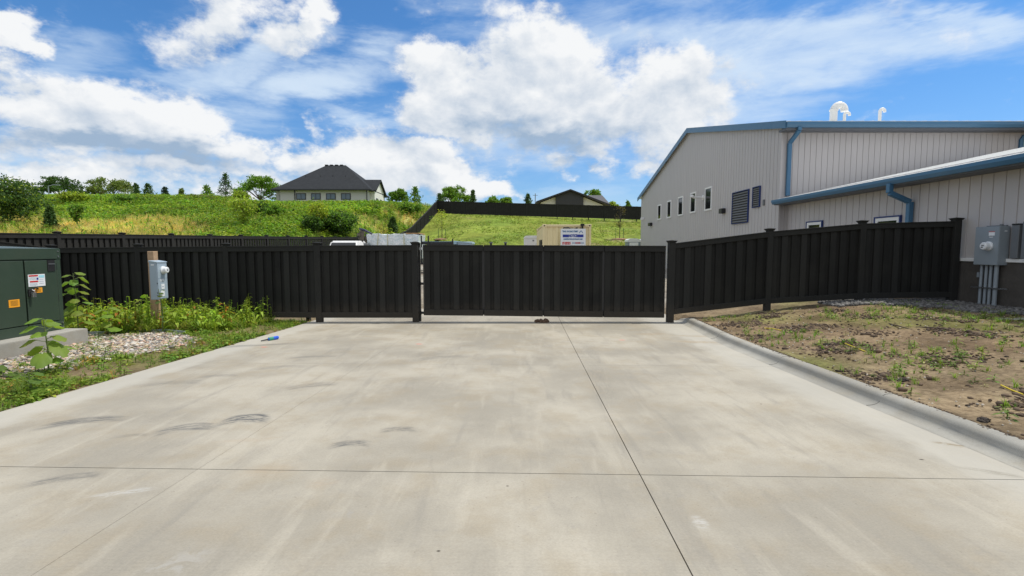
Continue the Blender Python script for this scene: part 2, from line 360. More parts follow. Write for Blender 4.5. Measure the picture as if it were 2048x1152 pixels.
M_BARK = simple('bark', (.085, .062, .045), .9, var=.35, nscale=8, bump=.5)
M_LEAF = leafmat('leaves'); M_LEAFDK = leafmat('needles', .15, .7)
M_STONE = attrmat('river_stones', .75); M_CLOD = attrmat('soil_clods', .95)
M_BOTTLE = simple('blue_plastic', (.02, .10, .62), .3); M_BGREEN = simple('green_label', (.03, .25, .16), .4)

def terrain_build(t, b):
    a = t.node('ShaderNodeAttribute', attribute_name='col').outputs['Color']
    co = t.node('ShaderNodeTexCoord').outputs['Object']
    n0 = t.noise(co, .16, 4, .6); n1 = t.noise(co, 1.1, 7, .65); n2 = t.noise(co, 14, 6, .65)
    c = t.mix(1.0, a, t.mix(t.ss(n1, .3, .7), (.70, .70, .70), (1.28, 1.28, 1.28)), 'MULTIPLY')
    c = t.mix(1.0, c, t.mix(t.ss(n2, .3, .7), (.70, .68, .66), (1.25, 1.25, 1.25)), 'MULTIPLY')
    c = t.mix(1.0, c, t.mix(t.ss(n0, .35, .65), (.88, .84, .80), (1.1, 1.14, 1.1)), 'MULTIPLY')
    n3 = t.ss(t.noise(co, 5.5, 6, .7), .60, .72)
    c = t.mix(t.m('MULTIPLY', n3, .45), c, t.mix(1.0, c, (.42, .38, .34), 'MULTIPLY'))
    t.link(c, b.inputs['Base Color']); b.inputs['Roughness'].default_value = .95; b.inputs['Specular IOR Level'].default_value = .15
    bn = t.node('ShaderNodeBump'); bn.inputs['Strength'].default_value = .8; bn.inputs['Distance'].default_value = .03
    t.link(t.m('ADD', n2, t.m('MULTIPLY', n1, .6)), bn.inputs['Height']); t.link(bn.outputs[0], b.inputs['Normal'])
M_TERR = mat('soil_and_turf', terrain_build)

# ------------------------------------------------------------------ object helpers
def obj(name, me, m, parent=None, label=None, cat=None, group=None, kind=None, smooth=False):
    if isinstance(me, bmesh.types.BMesh):
        mm = bpy.data.meshes.new(name); me.to_mesh(mm); me.free(); me = mm
    if m is not None and not me.materials:
        for x in (m if isinstance(m, (list, tuple)) else [m]): me.materials.append(x)
    if smooth: me.polygons.foreach_set('use_smooth', [True]*len(me.polygons))
    o = bpy.data.objects.new(name, me); COL.objects.link(o)
    if parent is not None:
        o.parent = parent; o.matrix_parent_inverse = parent_world(parent).inverted()
    if label: o['label'] = label
    if cat: o['category'] = cat
    if group: o['group'] = group
    if kind: o['kind'] = kind
    return o
def parent_world(p):
    m = p.matrix_basis.copy()
    q = p
    while q.parent is not None:
        m = q.parent.matrix_basis @ q.matrix_parent_inverse @ m if False else m
        q = q.parent
    return WM.get(p.name, m)
WM = {}
def thing(name, label, cat, loc=(0, 0, 0), group=None, kind=None):
    o = bpy.data.objects.new(name, None); COL.objects.link(o); o.location = loc; o.empty_display_size = .3
    o['label'] = label; o['category'] = cat
    if group: o['group'] = group
    if kind: o['kind'] = kind
    WM[o.name] = Matrix.Translation(Vector(loc)); return o
# part objects are built in world coordinates; their own matrix is identity, so a sub-part needs no inverse
class MB:
    """collects world-space shapes into one mesh"""
    def __init__(s): s.v = []; s.f = []
    def add(s, vs, fs):
        o = len(s.v); s.v += [tuple(x) for x in vs]; s.f += [tuple(i+o for i in q) for q in fs]; return s
    def box(s, x0, x1, y0, y1, z0, z1):
        if x0 > x1: x0, x1 = x1, x0
        if y0 > y1: y0, y1 = y1, y0
        if z0 > z1: z0, z1 = z1, z0
        return s.hexa([(x0, y0, z0), (x1, y0, z0), (x1, y1, z0), (x0, y1, z0), (x0, y0, z1), (x1, y0, z1), (x1, y1, z1), (x0, y1, z1)])
    def hexa(s, v): return s.add(v, [(0, 3, 2, 1), (4, 5, 6, 7), (0, 1, 5, 4), (1, 2, 6, 5), (2, 3, 7, 6), (3, 0, 4, 7)])
    def quad(s, a, b, c, d): return s.add([a, b, c, d], [(0, 1, 2, 3)])
    def prism(s, poly, ext):
        n = len(poly); e = Vector(ext)
        a = [Vector(p) for p in poly]; bb = [p+e for p in a]
        fs = [tuple(range(n-1, -1, -1)), tuple(range(n, 2*n))]+[(i, (i+1) % n, n+(i+1) % n, n+i) for i in range(n)]
        return s.add(a+bb, fs)
    def tube(s, pts, r, seg=10, cap=True):
        pts = [Vector(p) for p in pts]; n = len(pts); rr = r if isinstance(r, (list, tuple)) else [r]*n
        vs = []; ref = None
        for i, p in enumerate(pts):
            d = (pts[min(i+1, n-1)]-pts[max(i-1, 0)]).normalized()
            if ref is None: ref = d.orthogonal().normalized()
            ref = (ref-d*ref.dot(d)).normalized() if (ref-d*ref.dot(d)).length > 1e-5 else d.orthogonal().normalized()
            b2 = d.cross(ref)
            for k in range(seg):
                a = 2*math.pi*k/seg; vs.append(p+(ref*math.cos(a)+b2*math.sin(a))*rr[i])
        fs = [(i*seg+k, i*seg+(k+1) % seg, (i+1)*seg+(k+1) % seg, (i+1)*seg+k) for i in range(n-1) for k in range(seg)]
        if cap: fs += [tuple(range(seg-1, -1, -1)), tuple((n-1)*seg+k for k in range(seg))]
        return s.add(vs, fs)
    def beam(s, p, q, w, h, up=(0, 0, 1)):
        p = Vector(p); q = Vector(q); d = (q-p).normalized(); sd = d.cross(Vector(up))
        sd = sd.normalized() if sd.length > 1e-4 else Vector((1, 0, 0)); u = sd.cross(d)
        a = sd*w/2; b = u*h/2
        return s.hexa([p-a-b, p+a-b, q+a-b, q-a-b, p-a+b, p+a+b, q+a+b, q-a+b])
    def build(s, name, m, parent=None, bevel=0, smooth=False, seg=1, **kw):
        me = bpy.data.meshes.new(name); me.from_pydata(s.v, [], s.f); me.update()
        bm = bmesh.new(); bm.from_mesh(me)
        if smooth: bmesh.ops.remove_doubles(bm, verts=bm.verts, dist=1e-5)
        bmesh.ops.recalc_face_normals(bm, faces=bm.faces)
        if bevel: bmesh.ops.bevel(bm, geom=bm.edges[:], offset=bevel, segments=seg, affect='EDGES', clamp_overlap=True)
        bm.to_mesh(me); bm.free()
        return obj(name, me, m, parent, smooth=smooth, **kw)
def tag(o, label, cat, group=None, kind=None):
    o['label'] = label; o['category'] = cat
    if group: o['group'] = group
    if kind: o['kind'] = kind
    return o
def text_mesh(name, s, size, m, loc, rot, parent, depth=.002, align='CENTER', sx=1.0, bold=0.0):
    c = bpy.data.curves.new(name, 'FONT'); c.body = s; c.size = size; c.align_x = align; c.align_y = 'CENTER'; c.extrude = depth; c.offset = bold; c.resolution_u = 2
    tmp = bpy.data.objects.new('tmp', c); COL.objects.link(tmp); bpy.context.view_layer.update()
    me = bpy.data.meshes.new_from_object(tmp); COL.objects.unlink(tmp); bpy.data.objects.remove(tmp); me.name = name
    M = Matrix.Translation(Vector(loc)) @ rot.to_4x4() @ Matrix.Diagonal((sx, 1, 1, 1)); me.transform(M); me.materials.clear()
    return obj(name, me, m, parent)

# ------------------------------------------------------------------ terrain height
def S(x, a, b):
    t = np.clip((np.asarray(x, float)-a)/(b-a), 0, 1); return t*t*(3-2*t)
FG_Y = [8, 13, 15.3, 27.5, 39.6, 48, 54.3, 57, 59.3, 61.7, 64, 69, 74, 78, 95, 120, 200, 600]
FG_Z = [-.2, 0.0, .32, .55, .77, 1.0, 1.42, 1.65, 2.05, 2.55, 3.2, 4.65, 6.0, 7.2, 8.9, 9.5, 8, 0]
RG_Y = [8, 13.6, 20, 24, 42, 46, 50, 60, 78, 95, 120, 200, 600]
RG_Z = [-.15, -.25, .15, .24, .27, .75, 1.65, 3.6, 7.05, 8.6, 9.2, 8, 0]
LG_Y = [8, 13, 20, 27, 36, 42, 50, 60, 75, 92, 105, 130, 200, 600]
LG_Z = [-.2, .1, .5, .9, 1.75, 2.7, 4.0, 5.6, 7.9, 9.3, 9.9, 10.1, 9.0, 0]
def fence_x(y):  # the long fence climbing the hill
    return -13.85+.034*(np.asarray(y, float)-15.3)
def left_edge(y): return -5.42+.034*(np.asarray(y, float)-5)
def right_edge(y):
    y = np.asarray(y, float); return 4.10+.006*np.clip(y, 0, 10)+.30*S(y, 8.5, 13)
def H(x, y):
    x = np.asarray(x, float); y = np.asarray(y, float)
    base = -.019*y
    fx = fence_x(y)
    hf = np.interp(y, FG_Y, FG_Z); hr = np.interp(y, RG_Y, RG_Z)-.028*(x+10)*S(y, 50, 74)*(x > -10); hl = np.interp(y, LG_Y, LG_Z)+1.25*S(-x, 42, 56)*S(y, 60, 90)
    far = np.where(x < fx, hf+(hl-hf)*S(fx-x, 0, 9), hf+(hr-hf)*S(x-fx, 0, 8))
    near = base
    z = near+(far-near)*S(y, 13.2, 17)
    # lawn at the right of the kerb
    kb = right_edge(y); top = base+.115
    lawn = top+.008+(.27-top)*S(x-kb, .0, 4.6)
    lawn = np.where(y < 22, lawn, far)
    lawn = lawn+(far-lawn)*S(y, 14, 22)
    z = np.where(x > kb, lawn, z)
    z = z+np.where((x > left_edge(y)+.02) & (x <= kb) & (y < 17), -.035, 0.)
    le = left_edge(y)
    z = z+np.where((x < le) & (y < 16), -.012+.03*np.sin(x*2.1+y)*np.sin(y*1.3)*S(le-x, .3, 1.5), 0)
    z = z+.06*np.sin(x*.31+1)*np.sin(y*.27)*S(y, 40, 60)*1.5
    return z
def Hs(x, y): return float(H(x, y))
def hit(px, py, y0=14, y1=160):
    """where the sight line meets the terrain"""
    u, f, w = ray(px, py)
    for k in range(3000):
        Y = y0+(y1-y0)*k/3000; t = Y/f
        if CAM_Z+w*t < Hs(u*t, Y): return Vector((u*t, Y, Hs(u*t, Y)))
    return Vector((u*y1/f, y1, Hs(u*y1/f, y1)))

def grid_axis(lo, hi, a, b, fine, g, mx):
    xs = list(np.arange(a, b+1e-6, fine)); s = fine; x = b
    while x < hi: s = min(s*g, mx if abs(x) < 160 else 40); x += s; xs.append(x)
    s = fine; x = a; left = []
    while x > lo: s = min(s*g, mx if abs(x) < 160 else 40); x -= s; left.append(x)
    return np.array(left[::-1]+xs)
def vnoise(x, y, s, seed=0):
    x = np.asarray(x)/s+seed*17.3; y = np.asarray(y)/s+seed*9.1
    return (np.sin(x*1.7+1.3*np.sin(y*1.1+seed))+np.sin(y*2.1+1.7*np.sin(x*.9+2*seed))+np.sin((x+y)*1.3+np.sin(x*2.3-y)))/6+.5
def ground_colour(X, Y):
    n = X.shape; c = np.zeros(n+(3,))
    dirt = np.array((.228, .172, .112)); dirtd = np.array((.105, .074, .048)); grn = np.array((.11, .19, .026)); grn2 = np.array((.20, .27, .040))
    tan = np.array((.50, .39, .16)); yard = np.array((.30, .28, .25)); lawn = np.array((.20, .245, .040))
    n1 = vnoise(X, Y, 1.3, 1)[..., None]; n2 = vnoise(X, Y, 4.5, 2)[..., None]; n3 = vnoise(X, Y, .6, 3)[..., None]; n4 = vnoise(X, Y, 9, 4)[..., None]
    # near soil
    near = dirt+(dirtd-dirt)*(S(n3, .55, .9)*.6+.3*S(n1, .55, .9))
    near = near+(grn2*.9-near)*(S(n1, .5, .85)*.35)
    le = left_edge(Y)[..., None]
    x3 = X[..., None]; y3 = Y[..., None]
    isleft = (x3 < le)
    nl = dirt*.85+(grn2*.7-dirt*.85)*(.05+.4*S(n1, .5, .85))
    near = np.where(isleft, nl, near)
    # slope lawn
    sl = lawn+(grn-lawn)*S(n2, .45, .8)*.5; sl = sl+(dirt*1.1-sl)*S(n4*.5+n1*.5, .66, .86)*.75
    yd = yard+(dirt-yard)*S(n2, .4, .8)*.4
    right = yd+(sl-yd)*S(y3, 40, 47)
    fl = grn2+(grn-grn2)*S(n2, .35, .75)*.7
    fl = fl+(np.array((.20, .24, .05))-fl)*S(n4, .5, .9)*.5
    tn = S(y3, 20, 30)*(1-S(y3, 52, 60))*S(-x3/np.maximum(y3, 1), .5, .66)
    fl = fl+(tan-fl)*np.clip(tn*(.55+.9*(n1-.3)), 0, .9)
    fl = fl+(tan*.9-fl)*S(fence_x(Y)[..., None]-x3, 9, 2)*.55*S(y3, 50, 60)
    far = np.where(x3 < fence_x(Y)[..., None], fl, right)
    c = near+(far-near)*S(y3, 13.5, 17)
    c = np.where(y3 > 84, fl, c)
    return np.clip(c, 0, 1)
def colour_attr(me, cols, dom='POINT'):
    a = me.color_attributes.new('col', 'FLOAT_COLOR', dom)
    cc = np.ones((len(cols), 4), np.float32); cc[:, :3] = cols; a.data.foreach_set('color', cc.ravel())
xs = grid_axis(-500, 500, -12, 12, .13, 1.07, 1.3); ys = grid_axis(-60, 700, .5, 16, .13, 1.05, 1.0)
XX, YY = np.meshgrid(xs, ys); ZZ = H(XX, YY)
rough = (RNG.random(XX.shape)-.5)
ZZ = ZZ+(rough*.026+.03*(vnoise(XX, YY, .23, 41)-.5))*((XX > right_edge(YY)+.15) & (YY < 13.3) & (XX < 12))+rough*.02*((XX < left_edge(YY)-.2) & (YY < 14)) + rough*.12*(YY > 48)
nx, ny = len(xs), len(ys)
me = bpy.data.meshes.new('ground'); idx = np.arange(nx*ny).reshape(ny, nx)
fc = np.stack([idx[:-1, :-1], idx[:-1, 1:], idx[1:, 1:], idx[1:, :-1]], -1).reshape(-1, 4)
def np_mesh(name, V, F, k):
    me = bpy.data.meshes.new(name); me.vertices.add(len(V)); me.vertices.foreach_set('co', np.asarray(V, np.float32).ravel())
    me.loops.add(len(F)*k); me.loops.foreach_set('vertex_index', np.asarray(F, np.int32).ravel())
    me.polygons.add(len(F)); me.polygons.foreach_set('loop_start', np.arange(0, len(F)*k, k, dtype=np.int32))
    me.polygons.foreach_set('loop_total', np.full(len(F), k, np.int32)); me.update(calc_edges=True); me.validate(); return me
me = np_mesh('ground', np.stack([XX, YY, ZZ], -1).reshape(-1, 3), fc, 4)
colour_attr(me, ground_colour(XX, YY).reshape(-1, 3))
g = obj('ground', me, M_TERR, kind='structure', smooth=True); g['label'] = 'soil verges, yard and grassy hillside'

# ------------------------------------------------------------------ driveway slabs with real joint gaps
def driveway():
    ya, yb = -3.0, 24.0
    bm = bmesh.new()
    pts = [(float(left_edge(y)), y) for y in np.linspace(ya, 17, 21)]+[(-5.0, yb)]+[(5.5, yb), (4.75, 17)]+[(float(right_edge(y))-.19, y) for y in np.linspace(13.2, ya, 22)]
    bm.faces.new([bm.verts.new((x, y, 0)) for x, y in pts][::-1])
    dx = .031
    def cut(px, py, nx_, ny_, w):
        nrm = Vector((nx_, ny_, 0)).normalized()
        for s in (-1, 1):
            bmesh.ops.bisect_plane(bm, geom=bm.verts[:]+bm.edges[:]+bm.faces[:], plane_co=Vector((px, py, 0))+nrm*s*w/2, plane_no=nrm)
        dl = [f for f in bm.faces if abs((f.calc_center_median()-Vector((px, py, 0))).dot(nrm)) < w/2]
        bmesh.ops.delete(bm, geom=dl, context='FACES')
    cut(.96, 3.6, 1, -dx, .008); cut(-2.42, 3.74, 1, -dx, .0035)
    for y0, w in ((3.66, .008), (7.52, .004), (11.4, .005), (15.2, .005), (-.15, .008)): cut(0, y0, .03, 1, w)
    bmesh.ops.recalc_face_normals(bm, faces=bm.faces)
    r = bmesh.ops.extrude_face_region(bm, geom=bm.faces[:])
    for v in [e for e in r['geom'] if isinstance(e, bmesh.types.BMVert)]: v.co.z -= .14
    bmesh.ops.recalc_face_normals(bm, faces=bm.faces)
    for v in bm.verts:
        top = v.co.z > -.05; y = v.co.y
        z = -.019*y if y < 13.4 else -.019*y+(Hs(-1, y)+.05+.019*y)*float(S(y, 13.4, 17))
        v.co.z = z+(.0 if top else -.14)
    o = obj('driveway', bm, M_CONC, kind='structure'); o['label'] = 'pale concrete driveway slabs with saw cut joints'
    mb = MB(); mb.hexa([(-5.3, -3, .057-.025), (3.9, -3, .057-.025), (3.9, 13.3, -.2527-.025), (-5.0, 13.3, -.2527-.025), (-5.3, -3, .0), (3.9, -3, .0), (3.9, 13.3, -.31), (-5.0, 13.3, -.31)])
    o = mb.build('driveway_base', M_GROOVE, kind='structure'); o['label'] = 'dark filler seen in the driveway joints'
driveway()
def kerb():
    # rounded face kerb swept along the right side, curving out at the fence
    path = [(float(right_edge(y)), y) for y in list(np.arange(-3, 12.4, .35))+[12.45, 12.75, 13.0]]
    prof = [(-.22, .0012), (-.16, .006), (-.105, .022), (-.075, .05), (-.062, .085), (-.045, .112), (-.015, .127), (.02, .131), (.085, .131), (.10, .124), (.105, .09), (.105, -.12), (-.22, -.12)]
    vs = []; fs = []; n = len(prof)
    for i, (x, y) in enumerate(path):
        a = path[max(i-1, 0)]; b = path[min(i+1, len(path)-1)]; d = Vector((b[0]-a[0], b[1]-a[1])).normalized(); nr = Vector((d.y, -d.x))
        k = 1.0 if y < 12.5 else max(.35, 1-(y-12.5)*1.2)
        wob = .004*math.sin(y*3.1)
        for (o_, z) in prof: vs.append((x+nr.x*(o_+wob), y+nr.y*o_, -.019*y+(z*k if z > 0 else z)))
    for i in range(len(path)-1):
        for k in range(n-2): fs.append((i*n+k, (i+1)*n+k, (i+1)*n+k+1, i*n+k+1))
    mb = MB(); mb.add(vs, fs); o = mb.build('kerb', M_KERB, smooth=True, kind='structure'); o['label'] = 'rounded concrete kerb along the right of the driveway'
    mb = MB()
    for y in (7.52, 5.4, 10.0):
        x = float(right_edge(y))
        for j in range(len(prof)-4):
            (o0, z0), (o1, z1) = prof[j], prof[j+1]
            mb.hexa([(x+o0-.001, y-.003, -.019*y+z0), (x+o1-.001, y-.003, -.019*y+z1), (x+o1-.001, y+.003, -.019*y+z1), (x+o0-.001, y+.003, -.019*y+z0),
                     (x+o0-.001, y-.003, -.019*y+z0+.003), (x+o1-.001, y-.003, -.019*y+z1+.003), (x+o1-.001, y+.003, -.019*y+z1+.003), (x+o0-.001, y+.003, -.019*y+z0+.003)])
    o = mb.build('kerb_joint', M_GROOVE, kind='structure'); o['label'] = 'thin saw cut joints across the kerb'
kerb()
# small concrete pad beside the building
mb = MB(); mb.prism([(9.3, 9.55, .21), (13, 9.75, .22), (13, 6.0, .2), (11.0, 7.6, .2), (10.3, 8.7, .2)], (0, 0, .085)); o = mb.build('path', M_KERB, kind='structure'); o['label'] = 'pale concrete path edge beside the wing wall'

# ------------------------------------------------------------------ fences
def post_part(root, x, y, zb, zt, w=.127, ang=0.0, cap=True, far=False, m=None):
    m = m or (M_FENCE_FAR if far else M_FENCE)
    ca, sa = math.cos(ang), math.sin(ang); h = w/2
    def c(dx, dy, z): return (x+dx*ca-dy*sa, y+dx*sa+dy*ca, z)
    mb = MB(); mb.hexa([c(-h, -h, zb-.1), c(h, -h, zb-.1), c(h, h, zb-.1), c(-h, h, zb-.1), c(-h, -h, zt-.05), c(h, -h, zt-.05), c(h, h, zt-.05), c(-h, h, zt-.05)])
    p = mb.build('post', m, root, bevel=0 if far else .006)
    if cap:
        mb = MB(); e = h+.012; g_ = h+.03
        q = lambda r, z: [c(-r, -r, z), c(r, -r, z), c(r, r, z), c(-r, r, z)]
        L = [q(e, zt-.052), q(e, zt-.035), q(g_, zt-.018), q(g_, zt-.006), q(.02, zt+.012)]
        vs = sum(L, []); fs = [(0, 3, 2, 1)]
        for i in range(4): fs += [(i*4+k, i*4+(k+1) % 4, i*4+4+(k+1) % 4, i*4+4+k) for k in range(4)]
        fs.append((16, 17, 18, 19)); mb.add(vs, fs); mb.build('post_cap', m, p)
    return p
def panel_part(root, P, Q, b0, b1, t0, t1, far=False, rail=.14, npk=10, name='panel', gapw=.06, m=None):
    """board-on-board panel between two posts; P,Q (x,y); b/t bottom and top heights at both ends (raked)"""
    m = m or (M_FENCE_FAR if far else M_FENCE)
    P = Vector((*P, 0)); Q = Vector((*Q, 0)); L = (Q-P).length; d = (Q-P)/L; n = Vector((d.y, -d.x, 0))  # n faces the camera side
    if n.y > 0: n = -n
    zb = lambda s: b0+(b1-b0)*s/L
    zt = lambda s: t0+(t1-t0)*s/L
    mb = MB()
    def bar(s0, s1, n0, n1, lo, hi):
        c = lambda s, k, z: tuple(P+d*s+n*k+Vector((0, 0, z)))
        mb.hexa([c(s0, n1, lo(s0)), c(s1, n1, lo(s1)), c(s1, n0, lo(s1)), c(s0, n0, lo(s0)), c(s0, n1, hi(s0)), c(s1, n1, hi(s1)), c(s1, n0, hi(s1)), c(s0, n0, hi(s0))])
    a, e = gapw, L-gapw
    pitch = (e-a)/npk
    for k in range(npk):
        s = a+k*pitch
        bar(s+.003, s+pitch*.60, .010, .030, lambda s: zb(s)+rail*.7, lambda s: zt(s)-rail*.7)
        bar(max(a, s+pitch*.42), min(e, s+pitch*1.18), -.034, -.014, lambda s: zb(s)+rail*.7, lambda s: zt(s)-rail*.7)
    mb.build(name, m, root)
    mb = MB(); bar(a-.01, e+.01, -.058, .058, zb, lambda s: zb(s)+rail); mb.build('bottom_rail', m, root, bevel=0 if far else .004)
    pr = [(-.058, -rail), (.058, -rail), (.058, -.030), (.070, -.030), (.070, 0), (-.070, 0), (-.070, -.030), (-.058, -.030)]
    c = lambda s, k, z: P+d*s+n*k+Vector((0, 0, z+zt(s)))
    s0, s1 = a-.012, e+.012; v0 = [c(s0, k, z) for k, z in pr]; v1 = [c(s1, k, z) for k, z in pr]
    mb = MB(); mb.add(v0+v1, [tuple(range(8)), tuple(range(15, 7, -1))]+[(i, (i+1) % 8, 8+(i+1) % 8, 8+i) for i in range(8)]); mb.build('top_rail', m, root, bevel=0 if far else .003)

GB = lambda y: -.019*y
# left fence run (from the gate leftwards), then turning towards the camera
F1 = thing('privacy_fence', 'long black board privacy fence left of the gate, running behind the grey meter post', 'fence', (-6, 12.6, -.24))
Lp = [at(832, 646, 12.6), at(640, 647, 12.6), at(459, 642, 12.8), at(285, 640, 13.05), at(112, 638, 13.3)]
tops = [zat(484, 12.6), zat(485, 12.6), zat(486.5, 12.8), zat(488, 13.05), zat(490, 13.3)]
Lp = [(p.x, p.y) for p in Lp]
Lp.append((-13.9, 11.3)); tops.append(zat(472, 11.3)+.27)
for i, (x, y) in enumerate(Lp):
    post_part(F1, x, y, GB(y)-.02, tops[i], w=.15 if i < 2 else .127, ang=(0, 0, .09, .09, 0, .6)[i])
for i in range(len(Lp)-1):
    g0, g1 = tops[i]-2.06+.165, tops[i+1]-2.06+.165
    if i == 0: g0 = g1 = zat(635, 12.6)
    panel_part(F1, Lp[i], Lp[i+1], g0, g1, tops[i]-.075, tops[i+1]-.075, npk=10)
# short steel feet under the run, seen between soil and rail
for px in (519, 614):
    p = at(px, 636, 12.9); mb = MB(); mb.box(p.x-.05, p.x+.05, 12.95, 13.05, GB(13)-.06, GB(13)+.22); mb.build('leg', M_STEEL_BLK, F1)

# right fence run, stepping up the lawn to the building
F2 = thing('privacy_fence', 'black board privacy fence climbing the bare soil lawn right of the gate', 'fence', (7, 12.6, 0))
Rp = [(xat(1343, 12.6), 12.6), (xat(1538, 12.72), 12.72), (xat(1722, 12.66), 12.66), (xat(1909, 12.48), 12.48)]
rt = [zat(481, 12.6), zat(457, 12.72), zat(441, 12.66), zat(436, 12.48)]
rb = [zat(629, 12.6), zat(607, 12.72), zat(597, 12.66), zat(594, 12.48)]
for i, (x, y) in enumerate(Rp): post_part(F2, x, y, Hs(x, y)-.1 if i else GB(y)-.02, rt[i], w=.16 if i in (0, 3) else .14)
for i in range(3): panel_part(F2, Rp[i], Rp[i+1], rb[i], rb[i+1], rt[i]-.075, rt[i+1]-.075, npk=(9, 9, 9)[i])

# gate: one swinging leaf in four bays
G = thing('gate', 'wide black board gate in four bays closing the concrete driveway', 'gate', (.8, 12.6, -.24))
gx = [xat(846, 12.6), xat(967, 12.6), xat(1087, 12.6), xat(1208, 12.6), xat(1331, 12.6)]
gt = [zat(489.5, 12.6), zat(490, 12.6), zat(490.5, 12.6), zat(491, 12.6), zat(491.5, 12.6)]
gbm = [zat(630, 12.6), zat(631, 12.6), zat(632.5, 12.6), zat(634, 12.6), zat(635, 12.6)]
for i in range(4): panel_part(G, (gx[i], 12.6), (gx[i+1], 12.6), gbm[i], gbm[i+1], gt[i], gt[i+1], npk=6, rail=.15, gapw=.022)
for i in range(1, 4):
    mb = MB(); mb.box(gx[i]-.034, gx[i]+.034, 12.605, 12.645, gbm[i]+.02, gt[i]-.03); mb.build('seam_strip', M_STEEL_BLK, G)
for k_, (a_, b_) in ((0, (gx[0], gx[0]+.018)), (4, (gx[4]-.018, gx[4]))):
    mb = MB(); mb.box(a_, b_, 12.57, 12.66, gbm[k_]+.01, gt[k_]-.02); mb.build('end_frame', M_STEEL_BLK, G)
# steel hinge post and hinges
HP = thing('hinge_post', 'slim black steel hinge post standing between the fence end post and the gate', 'post', (xat(838.5, 12.72), 12.72, -.24))
hx = xat(839, 12.74); mb = MB(); mb.box(hx-.035, hx+.02, 12.7, 12.78, GB(12.7)-.02, zat(486, 12.74)); mb.build('post', M_STEEL_BLK, HP)
for py in (497, 567, 625):
    z = zat(py, 12.74); mb = MB(); mb.box(hx+.0, gx[0]+.012, 12.675, 12.71, z-.03, z+.03); mb.tube([(hx+.03, 12.66, z-.05), (hx+.03, 12.66, z+.05)], .016, 8); mb.build('hinge', M_CHROME if py == 497 else M_STEEL_BLK, HP)
# mud clump under the gate
def clump(name, c, rx, ry, rz, n, m, seed):
    rr = random.Random(seed); bm = bmesh.new()
    for k in range(n):
        r = rr.uniform(.35, .6); M = Matrix.Translation(Vector(c)+Vector((rr.uniform(-1, 1)*rx*.7, rr.uniform(-1, 1)*ry*.6, rz*rr.uniform(.2, .6)))) @ Matrix.Rotation(rr.uniform(0, 3), 4, 'Z') @ Matrix.Diagonal((rx*r, ry*r*1.2, rz*r, 1))
        bmesh.ops.create_icosphere(bm, subdivisions=2, radius=1, matrix=M)
    for v in bm.verts: v.co += Vector((rr.uniform(-1, 1), rr.uniform(-1, 1), rr.uniform(-1, 1)))*.008
    return obj(name, bm, m)
M_MUD = simple('brown_mud', (.11, .065, .04), .95, var=.4, nscale=20, bump=.6)
o = clump('mud_clump', (xat(1084, 12.5), 12.5, GB(12.5)-.0), .19, .08, .10, 12, M_MUD, 3); tag(o, 'crumbly brown clump of mud on the concrete under the middle of the gate', 'mud clump')

# long fence climbing the hill
F3 = thing('hill_fence', 'long black board fence beyond the yard that climbs the hillside away from the camera', 'fence', (-13, 20, 0))
ZK = lambda k: 15.3+2.44*k
ytop = {16: 467.8, 17: 465, 18: 459.5, 19: 452.7, 20: 443.4, 21: 435, 22: 427.8, 23: 420.5, 24: 413.5, 25: 406.5, 26: 401}
HF = []
for k in range(-3, 27):
    Y = ZK(k); x = float(fence_x(Y))
    if k <= 10: zt = CAM_Z+.53+(.985-.53)*k/10
    elif k < 16:
        z10 = CAM_Z+.985; z16 = zat(467.8, ZK(16)); zt = z10+(z16-z10)*(k-10)/6
    else: zt = zat(ytop[k], Y)
    HF.append((x, Y, zt))
for i, (x, y, zt) in enumerate(HF): post_part(F3, x, y, zt-2.0, zt, far=i > 14, ang=-.03, cap=i < 20, w=.127, m=M_FENCE_FAR)
for i in range(len(HF)-1):
    a, b = HF[i], HF[i+1]; hh = 1.83 if i < 14 else 1.75
    panel_part(F3, a[:2], b[:2], a[2]-.06-hh, b[2]-.06-hh, a[2]-.06, b[2]-.06, far=True, npk=10 if i < 16 else 6)
F4 = thing('hilltop_fence', 'black board fence along the top of the mown slope before the gabled house', 'fence', (4, 76, 7))
n4 = 15; p0 = Vector((HF[-1][0], HF[-1][1])); p1 = Vector((23.0, 73.6))
BF = []
for k in range(n4+1):
    q = p0+(p1-p0)*k/n4; px = 1024+1000*q.x/q.y*1.0; yt = 401.5+(413-401.5)*min(1.1, (px-871)/(1285-871)); BF.append((q.x, q.y, zat(yt, q.y)))
for i, (x, y, zt) in enumerate(BF): 
    if i: post_part(F4, x, y, zt-2.15, zt+.04, far=True, cap=False)
for i in range(n4):
    a, b = BF[i], BF[i+1]; panel_part(F4, a[:2], b[:2], a[2]-.03-1.9, b[2]-.03-1.9, a[2]-.03, b[2]-.03, far=True, npk=8)

# ------------------------------------------------------------------ the metal building with its lean-to wing
B = thing('industrial_building', 'big grey metal clad building with blue trim, gabled hall and low wing', 'building', (11, 20.5, 0))
GXF, WX, Y0, Y1, YR = 10.85, 11.2, 20.5, 42.4, 31.2
zE = zat(250, Y0)-.02; zRdg = zat(262, YR); zE2 = zat(395, Y1)
def ribbed(mb, P, Q, zlo, zhi, nrm, pitch=.30, gw=.028, gd=.022):
    P = Vector((*P, 0)); Q = Vector((*Q, 0)); L = (Q-P).length; d = (Q-P)/L; n = Vector((*nrm, 0)); s = 0.0; pr = []
    while s < L:
        e = min(s+pitch, L); pr += [(s, 0), (max(s, e-gw), 0), (max(s, e-gw*.75), -gd), (max(s, e-gw*.25), -gd)]; s = e
    pr.append((L, 0))
    vs = []
    for (s, o_) in pr:
        p = P+d*s+n*o_; vs += [(p.x, p.y, zlo(s)), (p.x, p.y, zhi(s))]
    mb.add(vs, [(2*i, 2*i+2, 2*i+3, 2*i+1) for i in range(len(pr)-1)])
